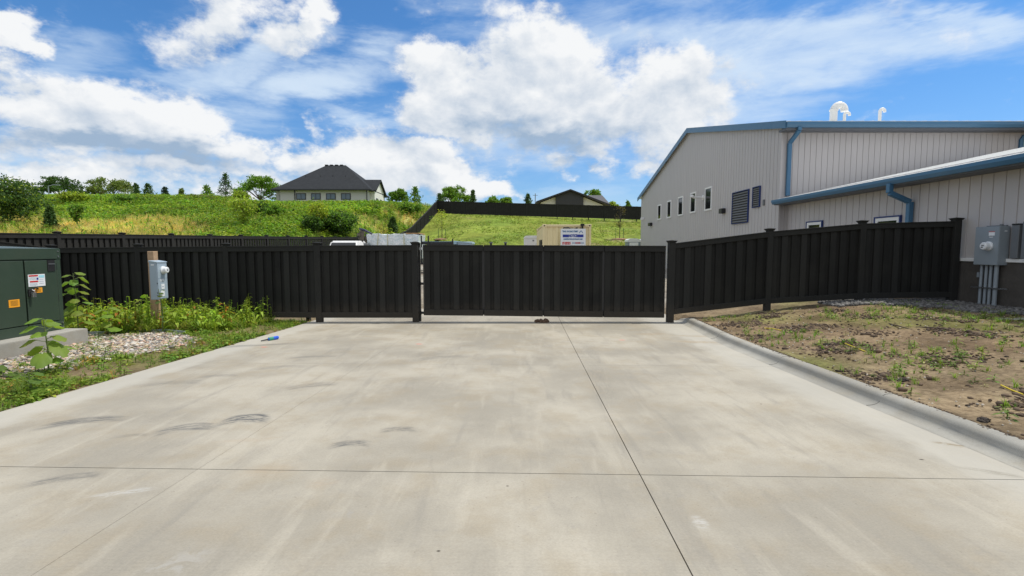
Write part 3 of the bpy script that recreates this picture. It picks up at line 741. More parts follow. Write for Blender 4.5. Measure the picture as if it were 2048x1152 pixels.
gz = lambda s: (zE+(zRdg-zE)*s/(YR-Y0)) if s < YR-Y0 else (zRdg+(zE2-zRdg)*(s-(YR-Y0))/(Y1-YR))
mb = MB(); ribbed(mb, (GXF, Y0), (GXF, Y1), lambda s: -.5, gz, (-1, 0), pitch=.29, gw=.03, gd=.028); mb.build('gable_wall', M_SIDING, B)
mb = MB(); ribbed(mb, (GXF, Y0), (34, Y0), lambda s: -.5, lambda s: zE, (0, -1), pitch=.235, gw=.020, gd=.022); mb.build('front_wall', M_SIDING, B)
mb = MB(); mb.quad((34, Y0, -.5), (34, Y1, -.5), (34, Y1, zE), (34, Y0, zE)); mb.quad((GXF, Y1, -.5), (34, Y1, -.5), (34, Y1, zE2), (GXF, Y1, zE2)); mb.build('rear_wall', M_SIDING, B)
mb = MB(); mb.box(GXF-.025, GXF+.06, Y0-.025, Y0+.08, -.4, zE-.02); mb.build('corner_trim', M_SIDING, B)
# roof
oh = .55; ox = .16
def roofz(y): return zE+.06+(zRdg-zE)*(y-Y0)/(YR-Y0) if y <= YR else zRdg+.06+(zE2-zRdg)*(y-YR)/(Y1-YR)
mb = MB()
ya = Y0-oh; yb = Y1+oh
mb.prism([(GXF-ox, ya, roofz(ya)), (GXF-ox, YR, roofz(YR)), (GXF-ox, YR, roofz(YR)+.10), (GXF-ox, ya, roofz(ya)+.10)], (24, 0, 0))
mb.prism([(GXF-ox, YR, roofz(YR)), (GXF-ox, yb, roofz(yb)), (GXF-ox, yb, roofz(yb)+.10), (GXF-ox, YR, roofz(YR)+.10)], (24, 0, 0))
x = GXF
while x < 34:
    mb.beam((x, ya+.01, roofz(ya)+.104), (x, YR, roofz(YR)+.104), .04, .02); x += .41
RF = mb.build('roof', M_ROOFW, B)
mb = MB(); t_ = .24
for (a, b) in ((ya-.02, YR), (YR, yb+.05)):
    mb.prism([(GXF-ox-.03, a, roofz(a)+.115), (GXF-ox-.03, b, roofz(b)+.115), (GXF-ox-.03, b, roofz(b)-t_+.06), (GXF-ox-.03, a, roofz(a)-t_+.06)], (.028, 0, 0))
mb.build('rake_trim', M_BLUE, B)
mb = MB(); zg = roofz(ya)+.05; gy = ya
mb.prism([(GXF-ox, gy, zg), (GXF-ox, gy-.13, zg), (GXF-ox, gy-.13, zg-.11), (GXF-ox, gy-.07, zg-.21), (GXF-ox, gy, zg-.21)], (24, 0, 0)); mb.build('gutter', M_BLUE, B)
mb = MB(); mb.box(GXF-ox+.01, 34, ya+.005, Y0-.03, zg-.28, zg-.20); mb.build('soffit', M_SOFFIT, B)
def downspout(pts, w=.10, d=.13, brk=True):
    mb = MB()
    for a, b in zip(pts[:-1], pts[1:]): mb.beam(a, b, d, w, up=(0, 1, 0))
    return mb.build('downspout', M_BLUE, B, bevel=.01)
xg = xat(1599, gy-.06, 260); xw = xat(1577.5, Y0-.08, 330)
downspout([(xg, gy-.06, zg-.18), (xg, gy-.06, zg-.32), (xw, Y0-.09, zat(287, Y0)), (xw, Y0-.09, zat(392, Y0))], w=.11, d=.15)
# vent pipes on the main roof
def gooseneck(px0, px1, ytop, Y, r, collar=False):
    xa = xat(px0, Y, 225)+0; xb = xat(px1, Y, 225); c = (xa+xb)/2; rad = (xb-xa)/2; zt = zat(ytop, Y)-r; zc = zt-rad
    pts = [(xa, Y, roofz(Y)-.05), (xa, Y, zc)]+[(c-rad*math.cos(a), Y, zc+rad*math.sin(a)) for a in np.linspace(.2, math.pi-.05, 9)]+[(xb, Y, zc-.12*rad-.02)]
    mb = MB(); mb.tube(pts, r, 14)
    if collar: mb.tube([(xa, Y, zc-.02), (xa, Y, zc+.03)], r*1.22, 14)
    return mb.build('vent_pipe', M_PVC, RF, smooth=False)
gooseneck(1667.5, 1688.5, 203, 22.6, .15, True); gooseneck(1689.5, 1699, 222, 22.3, .06); gooseneck(1760, 1769, 215, 22.6, .065)
# openings on the gable wall
def gy_at(px): return GXF/((px-1024)/1000)*1.003
def gwin(pa, pb, zt, zb):
    ya_, yb_ = sorted((gy_at(pa), gy_at(pb))); X = GXF
    mb = MB(); f = .09
    for (a, b, c, d) in ((ya_, yb_, zt-f, zt), (ya_, yb_, zb, zb+f), (ya_, ya_+f, zb+f, zt-f), (yb_-f, yb_, zb+f, zt-f)): mb.box(X-.05, X+.02, a, b, c, d)
    w = mb.build('window', M_WHITE, B)
    mb = MB(); mb.box(X-.02, X+.01, ya_+f, yb_-f, zb+f, zt-f); mb.build('pane', M_GLASS, w)
    return w
for pa, pb, yt, yb_ in ((1314.4, 1321.3, 409, 439.7), (1333, 1341, 401, 436), (1354.6, 1364.6, 393, 431.5), (1378.8, 1389.8, 384.5, 426), (1407.6, 1421.3, 374, 421)):
    Y = gy_at((pa+pb)/2); gwin(pa, pb, zat(yt, Y), zat(yb_, Y))
M_LFR = simple('blue_louvre_frame', (.012, .035, .16), .55)
def louvre(pa, pb, yt, yb_, n):
    a, b = sorted((gy_at(pa), gy_at(pb))); Y = (a+b)/2; zt, zb = zat(yt, Y), zat(yb_, Y); X = GXF; f = .045
    mb = MB(); mb.box(X-.02, X+.01, a+.03, b-.03, zb+.03, zt-.03); l = mb.build('louvre', M_DARK, B)
    mb = MB()
    for (p, q, c, d) in ((a, b, zt-f*.6, zt), (a, b, zb, zb+f*.6), (a, a+f*.5, zb+f*.6, zt-f*.6), (b-f, b, zb+f*.6, zt-f*.6)): mb.box(X-.07, X+.0, p, q, c, d)
    mb.build('frame', M_LFR, l)
    mb = MB()
    for k in range(n):
        z = zb+f+(zt-zb-2*f)*(k+.3)/n; h = (zt-zb)/n
        mb.prism([(X-.06, a+f*.5, z), (X-.025, a+f*.5, z+h*.5), (X-.021, a+f*.5, z+h*.46), (X-.056, a+f*.5, z-.02)], (0, b-a-f*1.5, 0))
    mb.build('blades', M_LOUV, l)
louvre(1463, 1495, 382, 447, 12); louvre(1503, 1517.5, 373, 415, 9)
def wallbox(px, y0_, y1_, w, d, name, m):
    Y = gy_at(px); mb = MB(); mb.box(GXF-d, GXF, Y-w/2, Y+w/2, zat(y1_, Y), zat(y0_, Y)); return mb.build(name, m, B, bevel=.02)
wallbox(1446, 417, 427, .36, .22, 'wall_light', M_STEEL_BLK); wallbox(1302, 445.5, 452, .5, .22, 'wall_light', M_STEEL_BLK)
wallbox(1525, 399, 411, .12, .06, 'wall_box', M_GREYDK)
Y = gy_at(1404); z = zat(395, Y); mb = MB(); mb.tube([(GXF, Y, z), (GXF-.55, Y, z), (GXF-.62, Y, z+.05)], .06, 8); mb.tube([(GXF-.06, Y, z), (GXF+.01, Y, z)], .14, 10); mb.tube([(GXF-.66, Y, z+.0), (GXF-.60, Y, z+.12)], .1, 10); mb.build('camera_arm', M_WHITE, B)
Y = 41.5; z = zat(438, Y); mb = MB(); mb.box(GXF-.25, GXF, Y-.1, Y+.1, z-.1, z+.12); mb.build('security_camera', M_WHITE, B, bevel=.03)

# wing: wall along the view direction, lean-to roof rising to the right
zWE = zat(403, Y0-.2)-.02; sl_ = .212; EX = xat(1544, Y0)
LEDG = 1.36
mb = MB(); ribbed(mb, (WX, -2), (WX, Y0-.02), lambda s: LEDG, lambda s: zWE+.25, (-1, 0), pitch=.30, gw=.03, gd=.022); mb.build('wing_wall', M_SIDING, B)
mb = MB(); mb.box(WX-.05, WX+.2, -2, Y0-.03, -.5, LEDG-.04); fo = mb.build('foundation_wall', M_FOUND, B)
mb = MB(); mb.box(WX-.085, WX+.05, -2, Y0-.03, LEDG-.04, LEDG+.04); mb.build('ledge', M_WHITE, B, bevel=.008)
mb = MB(); mb.box(WX, 19, -2.1, -2.0, -.5, zWE+.2); mb.build('end_wall', M_SIDING, B)
mb = MB()
zr = lambda x: zWE+.10+(x-EX)*sl_
yN, yF = -2.4, Y0-.03
mb.hexa([(EX, yN, zr(EX)-.06), (19.2, yN, zr(19.2)-.06), (19.2, yF, zr(19.2)-.06), (EX, yF, zr(EX)-.06), (EX, yN, zr(EX)), (19.2, yN, zr(19.2)), (19.2, yF, zr(19.2)), (EX, yF, zr(EX))])
y = yN+.1
while y < yF:
    mb.beam((EX+.01, y, zr(EX)+.004), (19.2, y, zr(19.2)+.004), .03, .02); y += .41
mb.build('wing_roof', M_ROOFW, B)
mb = MB(); mb.prism([(EX-.02, yN, zr(EX)-.02), (EX-.13, yN, zr(EX)-.02), (EX-.13, yN, zr(EX)-.10), (EX-.08, yN, zr(EX)-.19), (EX-.02, yN, zr(EX)-.19)], (0, yF-yN, 0)); mb.build('wing_gutter', M_BLUE, B)
mb = MB(); mb.box(EX-.015, WX-.01, yN, yF, zr(EX)-.22, zr(EX)-.17); mb.build('wing_soffit', M_SOFFIT, B)
ysp = 14.15
downspout([(EX-.07, ysp, zr(EX)-.17), (EX-.07, ysp, zr(EX)-.42), (WX-.10, ysp-.06, zat(404, 14.1)), (WX-.10, ysp-.06, .5)], w=.13, d=.13)
def wwin(pa, pb, yt):
    a, b = sorted((WX/((pa-1024)/1000), WX/((pb-1024)/1000))); zt = zat(yt, a); zb = zt-1.15; X = WX; f = .10
    mb = MB()
    for (p, q, c, d) in ((a, b, zt-f, zt), (a, b, zb, zb+f), (a, a+f, zb+f, zt-f), (b-f, b, zb+f, zt-f)): mb.box(X-.05, X+.02, p, q, c, d)
    w = mb.build('window', M_WHITE, B)
    mb = MB(); mb.box(X-.02, X+.01, a+f, b-f, zb+f, zt-f); mb.build('pane', M_GLASS, w)
    mb = MB()
    mb.box(X-.065, X, a-.045, b+.045, zt, zt+.04); mb.box(X-.065, X, a-.045, a, zb, zt); mb.box(X-.065, X, b, b+.045, zb, zt); mb.build('casing', M_LFR, w)
wwin(1612, 1641, 443); wwin(1748, 1796, 433)
# blue framed window on the upper front wall, cut by the frame of the photo
xa, xb = xat(2037, Y0, 285), xat(2037, Y0, 285)+1.0; zt, zb = zat(270, Y0), zat(299, Y0)
mb = MB(); mb.prism([(xa, Y0-.07, zb), (xb, Y0-.07, zb), (xb, Y0-.07, zt), (xa+.14, Y0-.07, zt), (xa, Y0-.07, zt-.18)], (0, .07, 0)); w = mb.build('window', M_BLUE, B)
mb = MB(); mb.box(xa+.12, xb-.12, Y0-.085, Y0-.07, zb+.12, zt-.14); mb.build('pane', simple('pale_glass', (.22, .38, .42), .15), w)

# ------------------------------------------------------------------ meter cabinet on the wing wall
MC = thing('meter_cabinet', 'grey electric meter cabinet with round meter on the wing wall, four conduits below it', 'meter cabinet', (11.1, 11.6, .3))
mx0 = 10.93; my0, my1 = 11.27, 11.86; mz0, mz1 = zat(530, 11.5), zat(453, 11.5)
mb = MB(); mb.box(mx0, WX-.03, my0, my1, mz0, mz1); mb.build('cabinet', M_GREYBOX, MC, bevel=.008, seg=2)
zm = zat(492, 11.5); ym = 11.50
mb = MB(); mb.tube([(mx0+.01, ym, zm), (mx0-.03, ym, zm)], .105, 20); mb.tube([(mx0-.03, ym, zm), (mx0-.13, ym, zm), (mx0-.145, ym, zm)], [.085, .085, .07], 20); me_ = mb.build('meter', M_STICK, MC)
mb = MB(); mb.box(mx0-.149, mx0-.145, ym-.03, ym+.03, zm, zm+.025); mb.box(mx0-.149, mx0-.145, ym-.01, ym+.04, zm-.04, zm-.015); mb.build('meter_dial', M_GREYDK, me_)
mb = MB(); mb.box(mx0-.004, mx0, ym-.12, ym+.02, mz1-.21, mz1-.13); mb.box(mx0-.004, mx0, ym-.08, ym, mz1-.25, mz1-.23); mb.box(WX-.16, WX-.10, my0-.004, my0, mz1-.12, mz1-.10); mb.build('sticker', M_STICK, MC)
mb = MB(); mb.box(mx0-.005, mx0, ym-.12, ym+.02, mz1-.128, mz1-.115); mb.build('red_strip', M_RED, MC)
mb = MB(); mb.box(mx0-.005, mx0, ym-.07, ym-.01, mz1-.232, mz1-.214); mb.build('dark_strip', M_GREYDK, MC)
for k, yy in enumerate((11.76, 11.64, 11.53, 11.40)):
    mb = MB(); mb.tube([(11.05, yy, Hs(11, 11.6)-.1), (11.05, yy, mz0+.02)], .032 if k < 3 else .042, 12); mb.build('conduit', M_GREYBOX, MC, smooth=False)
mb = MB(); mb.beam((11.0, 11.95, .72), (11.0, 11.15, .72), .02, .03); mb.tube([(11.0, 11.3, .72), (10.98, 11.05, .73)], .012, 6); mb.build('strut', M_CHROME, MC)
mb = MB(); mb.box(11.09, 11.14, 11.86, 11.92, .95, 1.07); mb.build('junction_box', M_GREYBOX, MC)
mb = MB(); mb.box(11.09, 11.13, my0+.02, my1-.1, mz1, mz1+.025); mb.tube([(11.08, my0+.12, mz1), (11.08, my0+.12, mz1+.05)], .035, 10); mb.build('hub', M_GREYDK, MC)
DC = thing('disconnect_box', 'dark grey disconnect box with a steel channel behind the meter cabinet, by the photo edge', 'electrical box', (11.1, 10.9, 1))
mb = MB(); mb.box(11.07, WX-.02, 10.98, 11.15, LEDG+.05, zat(450, 11.1)); mb.build('box', M_GREYDK, DC, bevel=.008)
mb = MB(); mb.box(11.04, WX-.01, 10.78, 10.88, LEDG+.05, zat(446, 10.9)+.03); mb.build('channel', M_GREYDK, DC, bevel=.004)
mb = MB(); mb.box(11.06, WX-.02, 11.0, 11.14, zat(450, 11.1), zat(450, 11.1)+.03); mb.build('lid', M_BLACK, DC)

# ------------------------------------------------------------------ pad transformer
T = thing('transformer', 'dark green pad mounted transformer cabinet with orange stickers and a padlock', 'transformer', (-9.2, 8.2, .1))
tx = -8.46; ty1 = 9.37; ty0 = 6.35; tz0 = .115; tz1 = 1.63; td = 1.75
mb = MB(); mb.box(tx-td, tx-.03, ty0+.02, ty1-.02, tz0, tz1-.05); mb.build('body', M_GREEN, T, bevel=.012, seg=2)
mb = MB(); mb.hexa([(tx-td-.02, ty0-.02, tz1-.20), (tx+.012, ty0-.02, tz1-.20), (tx+.012, ty1+.012, tz1-.20), (tx-td-.02, ty1+.012, tz1-.20), (tx-td-.02, ty0-.02, tz1+.07), (tx+.012, ty0-.02, tz1), (tx+.012, ty1+.012, tz1), (tx-td-.02, ty1+.012, tz1+.07)])
mb.build('lid', M_GREEN, T, bevel=.012, seg=2)
mb = MB(); mb.box(tx-.05, tx+.004, ty0, ty1, tz0, tz0+.17); mb.build('skirt', M_GREEN, T, bevel=.006)
mb = MB(); mb.box(tx-.05, tx+.004, ty1-.085, ty1+.002, tz0+.17, tz1-.20); mb.build('corner_frame', M_GREEN, T, bevel=.006)
yd = 8.66
for (a, b) in ((yd+.012, ty1-.095), (7.30, yd-.012), (ty0+.01, 7.28)):
    mb = MB(); mb.box(tx-.02, tx+.012, a, b, tz0+.185, tz1-.215); d = mb.build('door', M_GREEN, T, bevel=.005)
mb = MB(); mb.box(tx+.012, tx+.026, yd+.001, yd+.035, tz0+.19, tz1-.22); mb.build('door_edge', M_GREEN, T, bevel=.004)
zz = lambda py, px: at(px, py, ray(px, py)[1]*tx/ray(px, py)[0]).z
yyf = lambda px: ray(px, 580)[1]*tx/ray(px, 580)[0]
def onface(x0, x1, y0, y1, name, m, d=.018, parent=T):
    a, b = sorted((yyf(x0), yyf(x1))); mb = MB(); mb.box(tx+.012, tx+d, a, b, zz(y1, (x0+x1)/2), zz(y0, (x0+x1)/2)); return mb.build(name, m, parent)
st = onface(56, 90, 548.5, 572.5, 'sticker', M_STICK, .016)
onface(57.5, 76, 550, 553, 'sticker_print', M_RED, .018, st); onface(59, 76, 561.5, 564.5, 'sticker_print', M_RED, .018, st); onface(73, 76.5, 555, 559.5, 'sticker_print', M_NAVY, .018, st)
onface(77.5, 88.5, 550, 555, 'sticker_print', simple('cyan_print', (.35, .68, .78), .5), .018, st)
for k in range(3): onface(58.5, 72, 554.6+k*2, 555.3+k*2, 'sticker_print', M_GPRINT, .018, st); onface(59, 74, 566+k*2, 566.7+k*2, 'sticker_print', M_GPRINT, .018, st); onface(78, 87, 558+k*4, 558.8+k*4, 'sticker_print', M_GPRINT, .018, st)
s1 = onface(13.5, 35.5, 599.5, 615, 'sticker', M_ORANGE, .017); s2 = onface(66, 83, 575.5, 585.5, 'sticker', M_ORANGE, .017)
for k in range(5): onface(17, 32, 602+k*2.2, 602.6+k*2.2, 'sticker_print', M_PRINT, .019, s1)
for k in range(3): onface(69, 80, 578+k*2.3, 578.6+k*2.3, 'sticker_print', M_PRINT, .019, s2)
b_ = onface(96.5, 111, 520, 542.5, 'vent_plate', M_BLACK, .022); onface(97.5, 110.5, 527, 528.4, 'vent_bar', M_GREYDK, .03, b_)
yl = yyf(58); zl = zz(586, 58)
mb = MB(); mb.box(tx+.01, tx+.05, yl-.055, yl+.03, zl-.06, zl+.07); mb.tube([(tx+.03, yl+.02, zl+.05), (tx+.07, yl+.05, zl+.09), (tx+.03, yl+.14, zl+.06)], .014, 8); hd = mb.build('handle', M_BLACK, T, bevel=.004)
mb = MB(); mb.tube([(tx+.07, yl-.02, zl+.06), (tx+.10, yl, zl+.03), (tx+.07, yl+.03, zl+.05)], .008, 8); mb.box(tx+.055, tx+.095, yl-.03, yl+.035, zl-.07, zl+.01); mb.build('padlock', M_CHROME, hd, bevel=.004)
for yy, z in ((ty1-.05, tz1-.055), (ty1-.05, tz1-.145), (ty1-.045, tz0+.13), (ty1-.045, tz0+.05)):
    mb = MB(); mb.tube([(tx+.005, yy, z), (tx+.022, yy, z)], .013, 8); mb.build('bolt', M_CHROME, T)
mb = MB()
for z in (zz(533, 118), zz(596, 122), zz(655, 125)): mb.box(tx+.004, tx+.012, ty1-.10, ty1-.088, z-.06, z+.06)
mb.build('hinge', M_BLACK, T)
PD = MB(); PD.box(-10.6, -8.08, 6.0, 9.44, -.25, .115); o = PD.build('equipment_pad', M_KERB, bevel=.012, seg=2); tag(o, 'raised pale concrete pad under the green transformer', 'pad')

# ------------------------------------------------------------------ meter pedestal at the left
PM = thing('meter_pedestal', 'pale grey meter box on a timber post standing in the weeds by the left fence', 'meter pedestal', (-8.0, 11.0, -.2))
mb = MB(); px_ = xat(304, 11.12); mb.box(px_-.07, px_+.07, 11.06, 11.20, -.3, zat(502.5, 11.1)); mb.build('post', M_WOOD, PM, bevel=.006)
bx1 = xat(311, 10.85)+.005; bx0 = bx1-.165; bz1 = zat(523, 10.9); bz0 = zat(599, 10.9); by0, by1 = 10.85, 11.16
mb = MB(); mb.hexa([(bx0, by0, bz0), (bx1, by0, bz0), (bx1, by1, bz0), (bx0, by1, bz0), (bx0, by0, bz1-.02), (bx1, by0, bz1-.02), (bx1, by1, bz1-.02), (bx0, by1, bz1-.02)]); mb.build('box', M_BLUEGREY, PM, bevel=.006, seg=2)
mb = MB(); mb.hexa([(bx0-.008, by0-.008, bz1-.02), (bx1+.012, by0-.008, bz1-.03), (bx1+.012, by1+.008, bz1-.03), (bx0-.008, by1+.008, bz1-.02), (bx0-.008, by0-.008, bz1+.025), (bx1+.012, by0-.008, bz1-.005), (bx1+.012, by1+.008, bz1-.005), (bx0-.008, by1+.008, bz1+.025)]); mb.build('lid', M_BLUEGREY, PM, bevel=.004)
zs = zat(557, 10.95)
for (a, b) in ((zs+.004, bz1-.045), (bz0+.02, zs-.004)):
    mb = MB(); mb.box(bx1, bx1+.008, by0+.008, by1-.008, a, b); mb.build('door', M_BLUEGREY, PM)
zc = zat(540, 11.0); yc = 11.03
mb = MB(); mb.tube([(bx1, yc, zc), (bx1+.03, yc, zc)], .085, 20); mb.tube([(bx1+.03, yc, zc), (bx1+.10, yc, zc), (bx1+.11, yc, zc)], [.066, .066, .05], 20); mm = mb.build('meter', M_STICK, PM)
mb = MB(); mb.tube([(bx1+.11, yc, zc), (bx1+.113, yc, zc)], .02, 12); mb.build('meter_dial', M_GREYDK, mm)
rotX = Matrix(((0, 0, 1), (1, 0, 0), (0, 1, 0)))   # text facing +X, reading along +Y
mb = MB(); mb.box(bx1+.008, bx1+.012, 10.93, 11.04, zat(562.5, 11), zat(556.5, 11)-.01); mb.build('sticker', M_STICK, PM)
mb = MB(); mb.box(bx1+.008, bx1+.012, 10.95, 11.05, zat(576, 11)-.02, zat(568, 11)); mb.box(bx1+.008, bx1+.012, 10.93, 11.04, zat(592, 11), zat(581, 11)); mb.build('sticker', M_STICK, PM)
mb = MB(); mb.box(bx1+.012, bx1+.013, 10.95, 11.02, zat(560.5, 11), zat(559.5, 11)); mb.box(bx1+.012, bx1+.013, 10.96, 11.03, zat(574, 11), zat(572, 11)); mb.box(bx1+.012, bx1+.013, 10.95, 11.01, zat(588, 11), zat(586.5, 11)); mb.build('sticker_print', M_GPRINT, PM)
mb = MB(); mb.box(bx0+.04, bx0+.11, by0-.004, by0, bz1-.085, bz1-.06); mb.build('sticker', M_STICK, PM)
mb = MB()
for py in (567, 586, 591): mb.box(bx1-.012, bx1-.0, by0-.004, by0, zat(py+1.5, 10.85), zat(py-1.5, 10.85))
mb.build('latch', M_BLACK, PM)

# ------------------------------------------------------------------ shipping container, sign
CT = thing('shipping_container', 'cream steel shipping container standing in the yard beyond the gate', 'container', (2.75, 28, .24))
cx0, cx1, cy0, cy1, cz0 = xat(1085.5, 25, 460), xat(1182.5, 25, 460), 25.0, 31.06, .24; cz1 = zat(448.5, 25)
def corr(mb, P, Q, z0, z1, nrm, pitch=.28, dep=.036):
    P = Vector((*P, 0)); Q = Vector((*Q, 0)); L = (Q-P).length; d = (Q-P)/L; n = Vector((*nrm, 0)); k = max(1, round(L/pitch)); p = L/k; pr = []
    for i in range(k): s = i*p; pr += [(s, 0), (s+p*.36, 0), (s+p*.5, -dep), (s+p*.86, -dep)]
    pr.append((L, 0)); vs = []
    for s, o_ in pr: q = P+d*s+n*o_; vs += [(q.x, q.y, z0), (q.x, q.y, z1)]
    mb.add(vs, [(2*i, 2*i+2, 2*i+3, 2*i+1) for i in range(len(pr)-1)])
w_ = .11
mb = MB(); corr(mb, (cx0+w_, cy0+.03), (cx1-w_, cy0+.03), cz0+.14, cz1-.12, (0, -1)); corr(mb, (cx0+.03, cy0+w_), (cx0+.03, cy1-w_), cz0+.14, cz1-.1, (-1, 0)); corr(mb, (cx1-.03, cy0+w_), (cx1-.03, cy1-w_), cz0+.14, cz1-.1, (1, 0)); corr(mb, (cx0+w_, cy1-.03), (cx1-w_, cy1-.03), cz0+.14, cz1-.12, (0, 1)); mb.build('corrugated_wall', M_CREAM, CT)
mb = MB()
for x in (cx0, cx1-w_):
    for y in (cy0, cy1-w_): mb.box(x, x+w_, y, y+w_, cz0+.1, cz1-.1)
for y in (cy0, cy1-.08): mb.box(cx0+w_, cx1-w_, y, y+.08, cz0, cz0+.15); mb.box(cx0+w_, cx1-w_, y, y+.08, cz1-.13, cz1-.012)
for x in (cx0, cx1-.08): mb.box(x, x+.08, cy0+w_, cy1-w_, cz0, cz0+.15); mb.box(x, x+.08, cy0+w_, cy1-w_, cz1-.09, cz1-.02)
mb.build('frame', M_CREAM, CT, bevel=.008)
mb = MB(); mb.box(cx0+.05, cx1-.05, cy0+.05, cy1-.05, cz1-.05, cz1-.03); mb.build('roof', M_CREAM, CT)
for x in (cx0-.01, cx1-.17):
    for y in (cy0-.01, cy1-.16):
        mb = MB(); mb.box(x, x+.18, y, y+.17, cz1-.14, cz1+.004); cc = mb.build('corner_casting', M_CREAM, CT, bevel=.012)
        if y < 26: mb = MB(); mb.box(x+.06, x+.12, y-.003, y, cz1-.1, cz1-.035); mb.build('slot', M_BLACK, cc)
mb = MB(); mb.box(cx0+.2, cx1-.2, cy0-.004, cy0, cz1-.128, cz1-.118); mb.build('rust_line', M_RUST, CT)
mb = MB()
for y in (cy0+.9, cy0+1.9, cy0+2.6): mb.box(cx0-.012, cx0+.01, y, y+.35, cz0+.2, cz1-.75)
mb.build('side_vent', M_BLACK, CT)
mb = MB(); xx = xat(1164, 25); mb.box(xx-.09, xx+.09, cy0-.14, cy0, cz1-.08, cz1+.02); mb.box(xx-.03, xx+.03, cy0-.06, cy0, cz1-.35, cz1-.08); mb.tube([(xx-.02, cy0-.03, cz1), (xx-.02, cy0-.03, cz1+.28)], .008, 6); mb.build('work_light', M_BLACK, CT)
SG = thing('notice_board', 'white construction notice board with blue NOTICE bands on the cream container', 'sign', (3.0, 24.85, 1.6))
sx0, sx1 = xat(1121.5, 24.85, 470), xat(1171.5, 24.85, 470); sz1 = zat(457.5, 24.85); sz0 = sz1-1.25; sy = 24.86
mb = MB(); mb.box(sx0, sx1, sy, sy+.03, sz0, sz1); mb.build('board', M_STICK, SG)
def zs_(py): return zat(py, sy)
def xs_(px): return xat(px, sy, 470)
mb = MB(); mb.box(xs_(1125.5), xs_(1137.6), sy-.004, sy, zs_(474.6), zs_(469)); mb.box(xs_(1154.4), xs_(1167), sy-.004, sy, zs_(474.6), zs_(469)); mb.build('blue_band', M_NAVY, SG)
rotF = Matrix(((1, 0, 0), (0, 0, -1), (0, 1, 0)))   # text facing -Y
def ftext(s, px, py, hpx, m, sx=1.0, bold=0.0, al='CENTER'): text_mesh('lettering', s, hpx/1000*sy*1.38, m, (xs_(px), sy-.003, zs_(py)), rotF, SG, .001, align=al, sx=sx, bold=bold)
ftext('TRAIL ON 22ND STREET', 1140.5, 463, 3.0, M_TEAL, .70, .006)
ftext('NOTICE', 1146, 471.8, 5.2, M_NAVY, .62, .012)
ftext('CONSTRUCTION ENTRANCE ONLY', 1146.2, 478.5, 2.6, M_TEAL, .66, .006)
ftext('NO PARKING', 1133, 485, 2.2, M_RED, .9, .006); ftext('NO TRESPASSING', 1133, 488, 2.2, M_RED, .72, .006)
mb = MB(); mb.box(xs_(1144), xs_(1168), sy-.003, sy, zs_(488), zs_(484)); mb.build('grey_band', M_GPRINT, SG)
ftext('DANGER', 1156, 486, 2.0, M_RED, .9, .006)
mb = MB(); a = Vector((xs_(1162), sy-.003, zs_(465.2)))
for k in range(9):
    t0, t1 = math.pi*k/9, math.pi*(k+1)/9
    p = [a+Vector((.075*math.cos(t0), 0, .10*math.sin(t0))), a+Vector((.075*math.cos(t1), 0, .10*math.sin(t1))), a+Vector((.045*math.cos(t1), 0, .062*math.sin(t1))), a+Vector((.045*math.cos(t0), 0, .062*math.sin(t0)))]
    mb.quad(*p)
mb.box(a.x-.1, a.x-.045, sy-.003, sy, a.z-.02, a.z); mb.box(a.x+.045, a.x+.1, sy-.003, sy, a.z-.02, a.z); mb.build('emblem', M_TEAL, SG)
mb = MB()
prev = None
for k in range(12):
    q = Vector((xs_(1127+k*2.6), cy0-.03, zs_(456.6-1.6*math.sin(k*.62)-.6*math.sin(k*1.9)))); 
    if prev: mb.tube([prev, q], .028, 6)
    prev = q
mb.build('cable_loop', M_BLACK, CT)

# white cabin, porta potties
def toilet(name, label, x, y, z, w, d, h, body, roofm, group=None):
    t = thing(name, label, 'portable toilet', (x, y, z), group)
    X = lambda a: x+a; 
    mb = MB(); mb.box(X(-w/2), X(w/2), y-d/2, y+d/2, z+.1, z+h*.87); mb.build('body', body, t, bevel=.03, seg=2)
    mb = MB(); mb.box(X(-w/2-.04), X(w/2+.04), y-d/2-.04, y+d/2+.04, z, z+.12); mb.build('base', M_GREYDK, t)
    n = 10; prof = [(X(-w/2-.03), z+h*.86)]+[(X(-(w/2+.03)*math.cos(math.pi*k/n)), z+h*.88+h*.12*math.sin(math.pi*k/n)**.6) for k in range(n+1)]+[(X(w/2+.03), z+h*.86)]
    mb = MB(); mb.prism([(a, y-d/2-.03, b) for a, b in prof], (0, d+.06, 0)); mb.build('roof', roofm, t)
    mb = MB(); mb.box(X(-w*.36), X(w*.36), y-d/2-.03, y-d/2-.0, z+.14, z+h*.84); dr = mb.build('door', roofm, t, bevel=.015)
    mb = MB(); mb.box(X(-w*.12), X(w*.12), y-d/2-.04, y-d/2-.03, z+h*.70, z+h*.78); mb.build('sign_plate', M_STICK, dr)
    mb = MB(); mb.box(X(w*.25), X(w*.31), y-d/2-.06, y-d/2-.03, z+h*.45, z+h*.52); mb.build('handle', M_BLACK, dr)
    return t
z_ = Hs(10.9, 46); toilet('portable_toilet', 'grey portable toilet with white domed roof, left of its twin at the building corner', xat(1264.5, 46), 46, zat(477, 46)-2.3, 1.12, 1.15, 2.3, M_GREYBOX, M_WHITE, 'portable toilets behind the building')
toilet('portable_toilet', 'grey portable toilet half hidden by the building corner', xat(1264.5, 46)+1.28, 46.2, zat(477, 46)-2.3, 1.12, 1.15, 2.3, M_GREYBOX, M_WHITE, 'portable toilets behind the building')
WCB = thing('utility_cabin', 'small white cabin with curved roof directly left of the cream container', 'cabin', (xat(1061, 33), 33, .24))
x0, x1 = xat(1048.5, 32.5), xat(1078, 32.5); zt = zat(471.5, 33)
mb = MB(); mb.box(x0, x1, 32.5, 33.8, .24, zt-.15); mb.build('body', M_WHITE, WCB, bevel=.03)
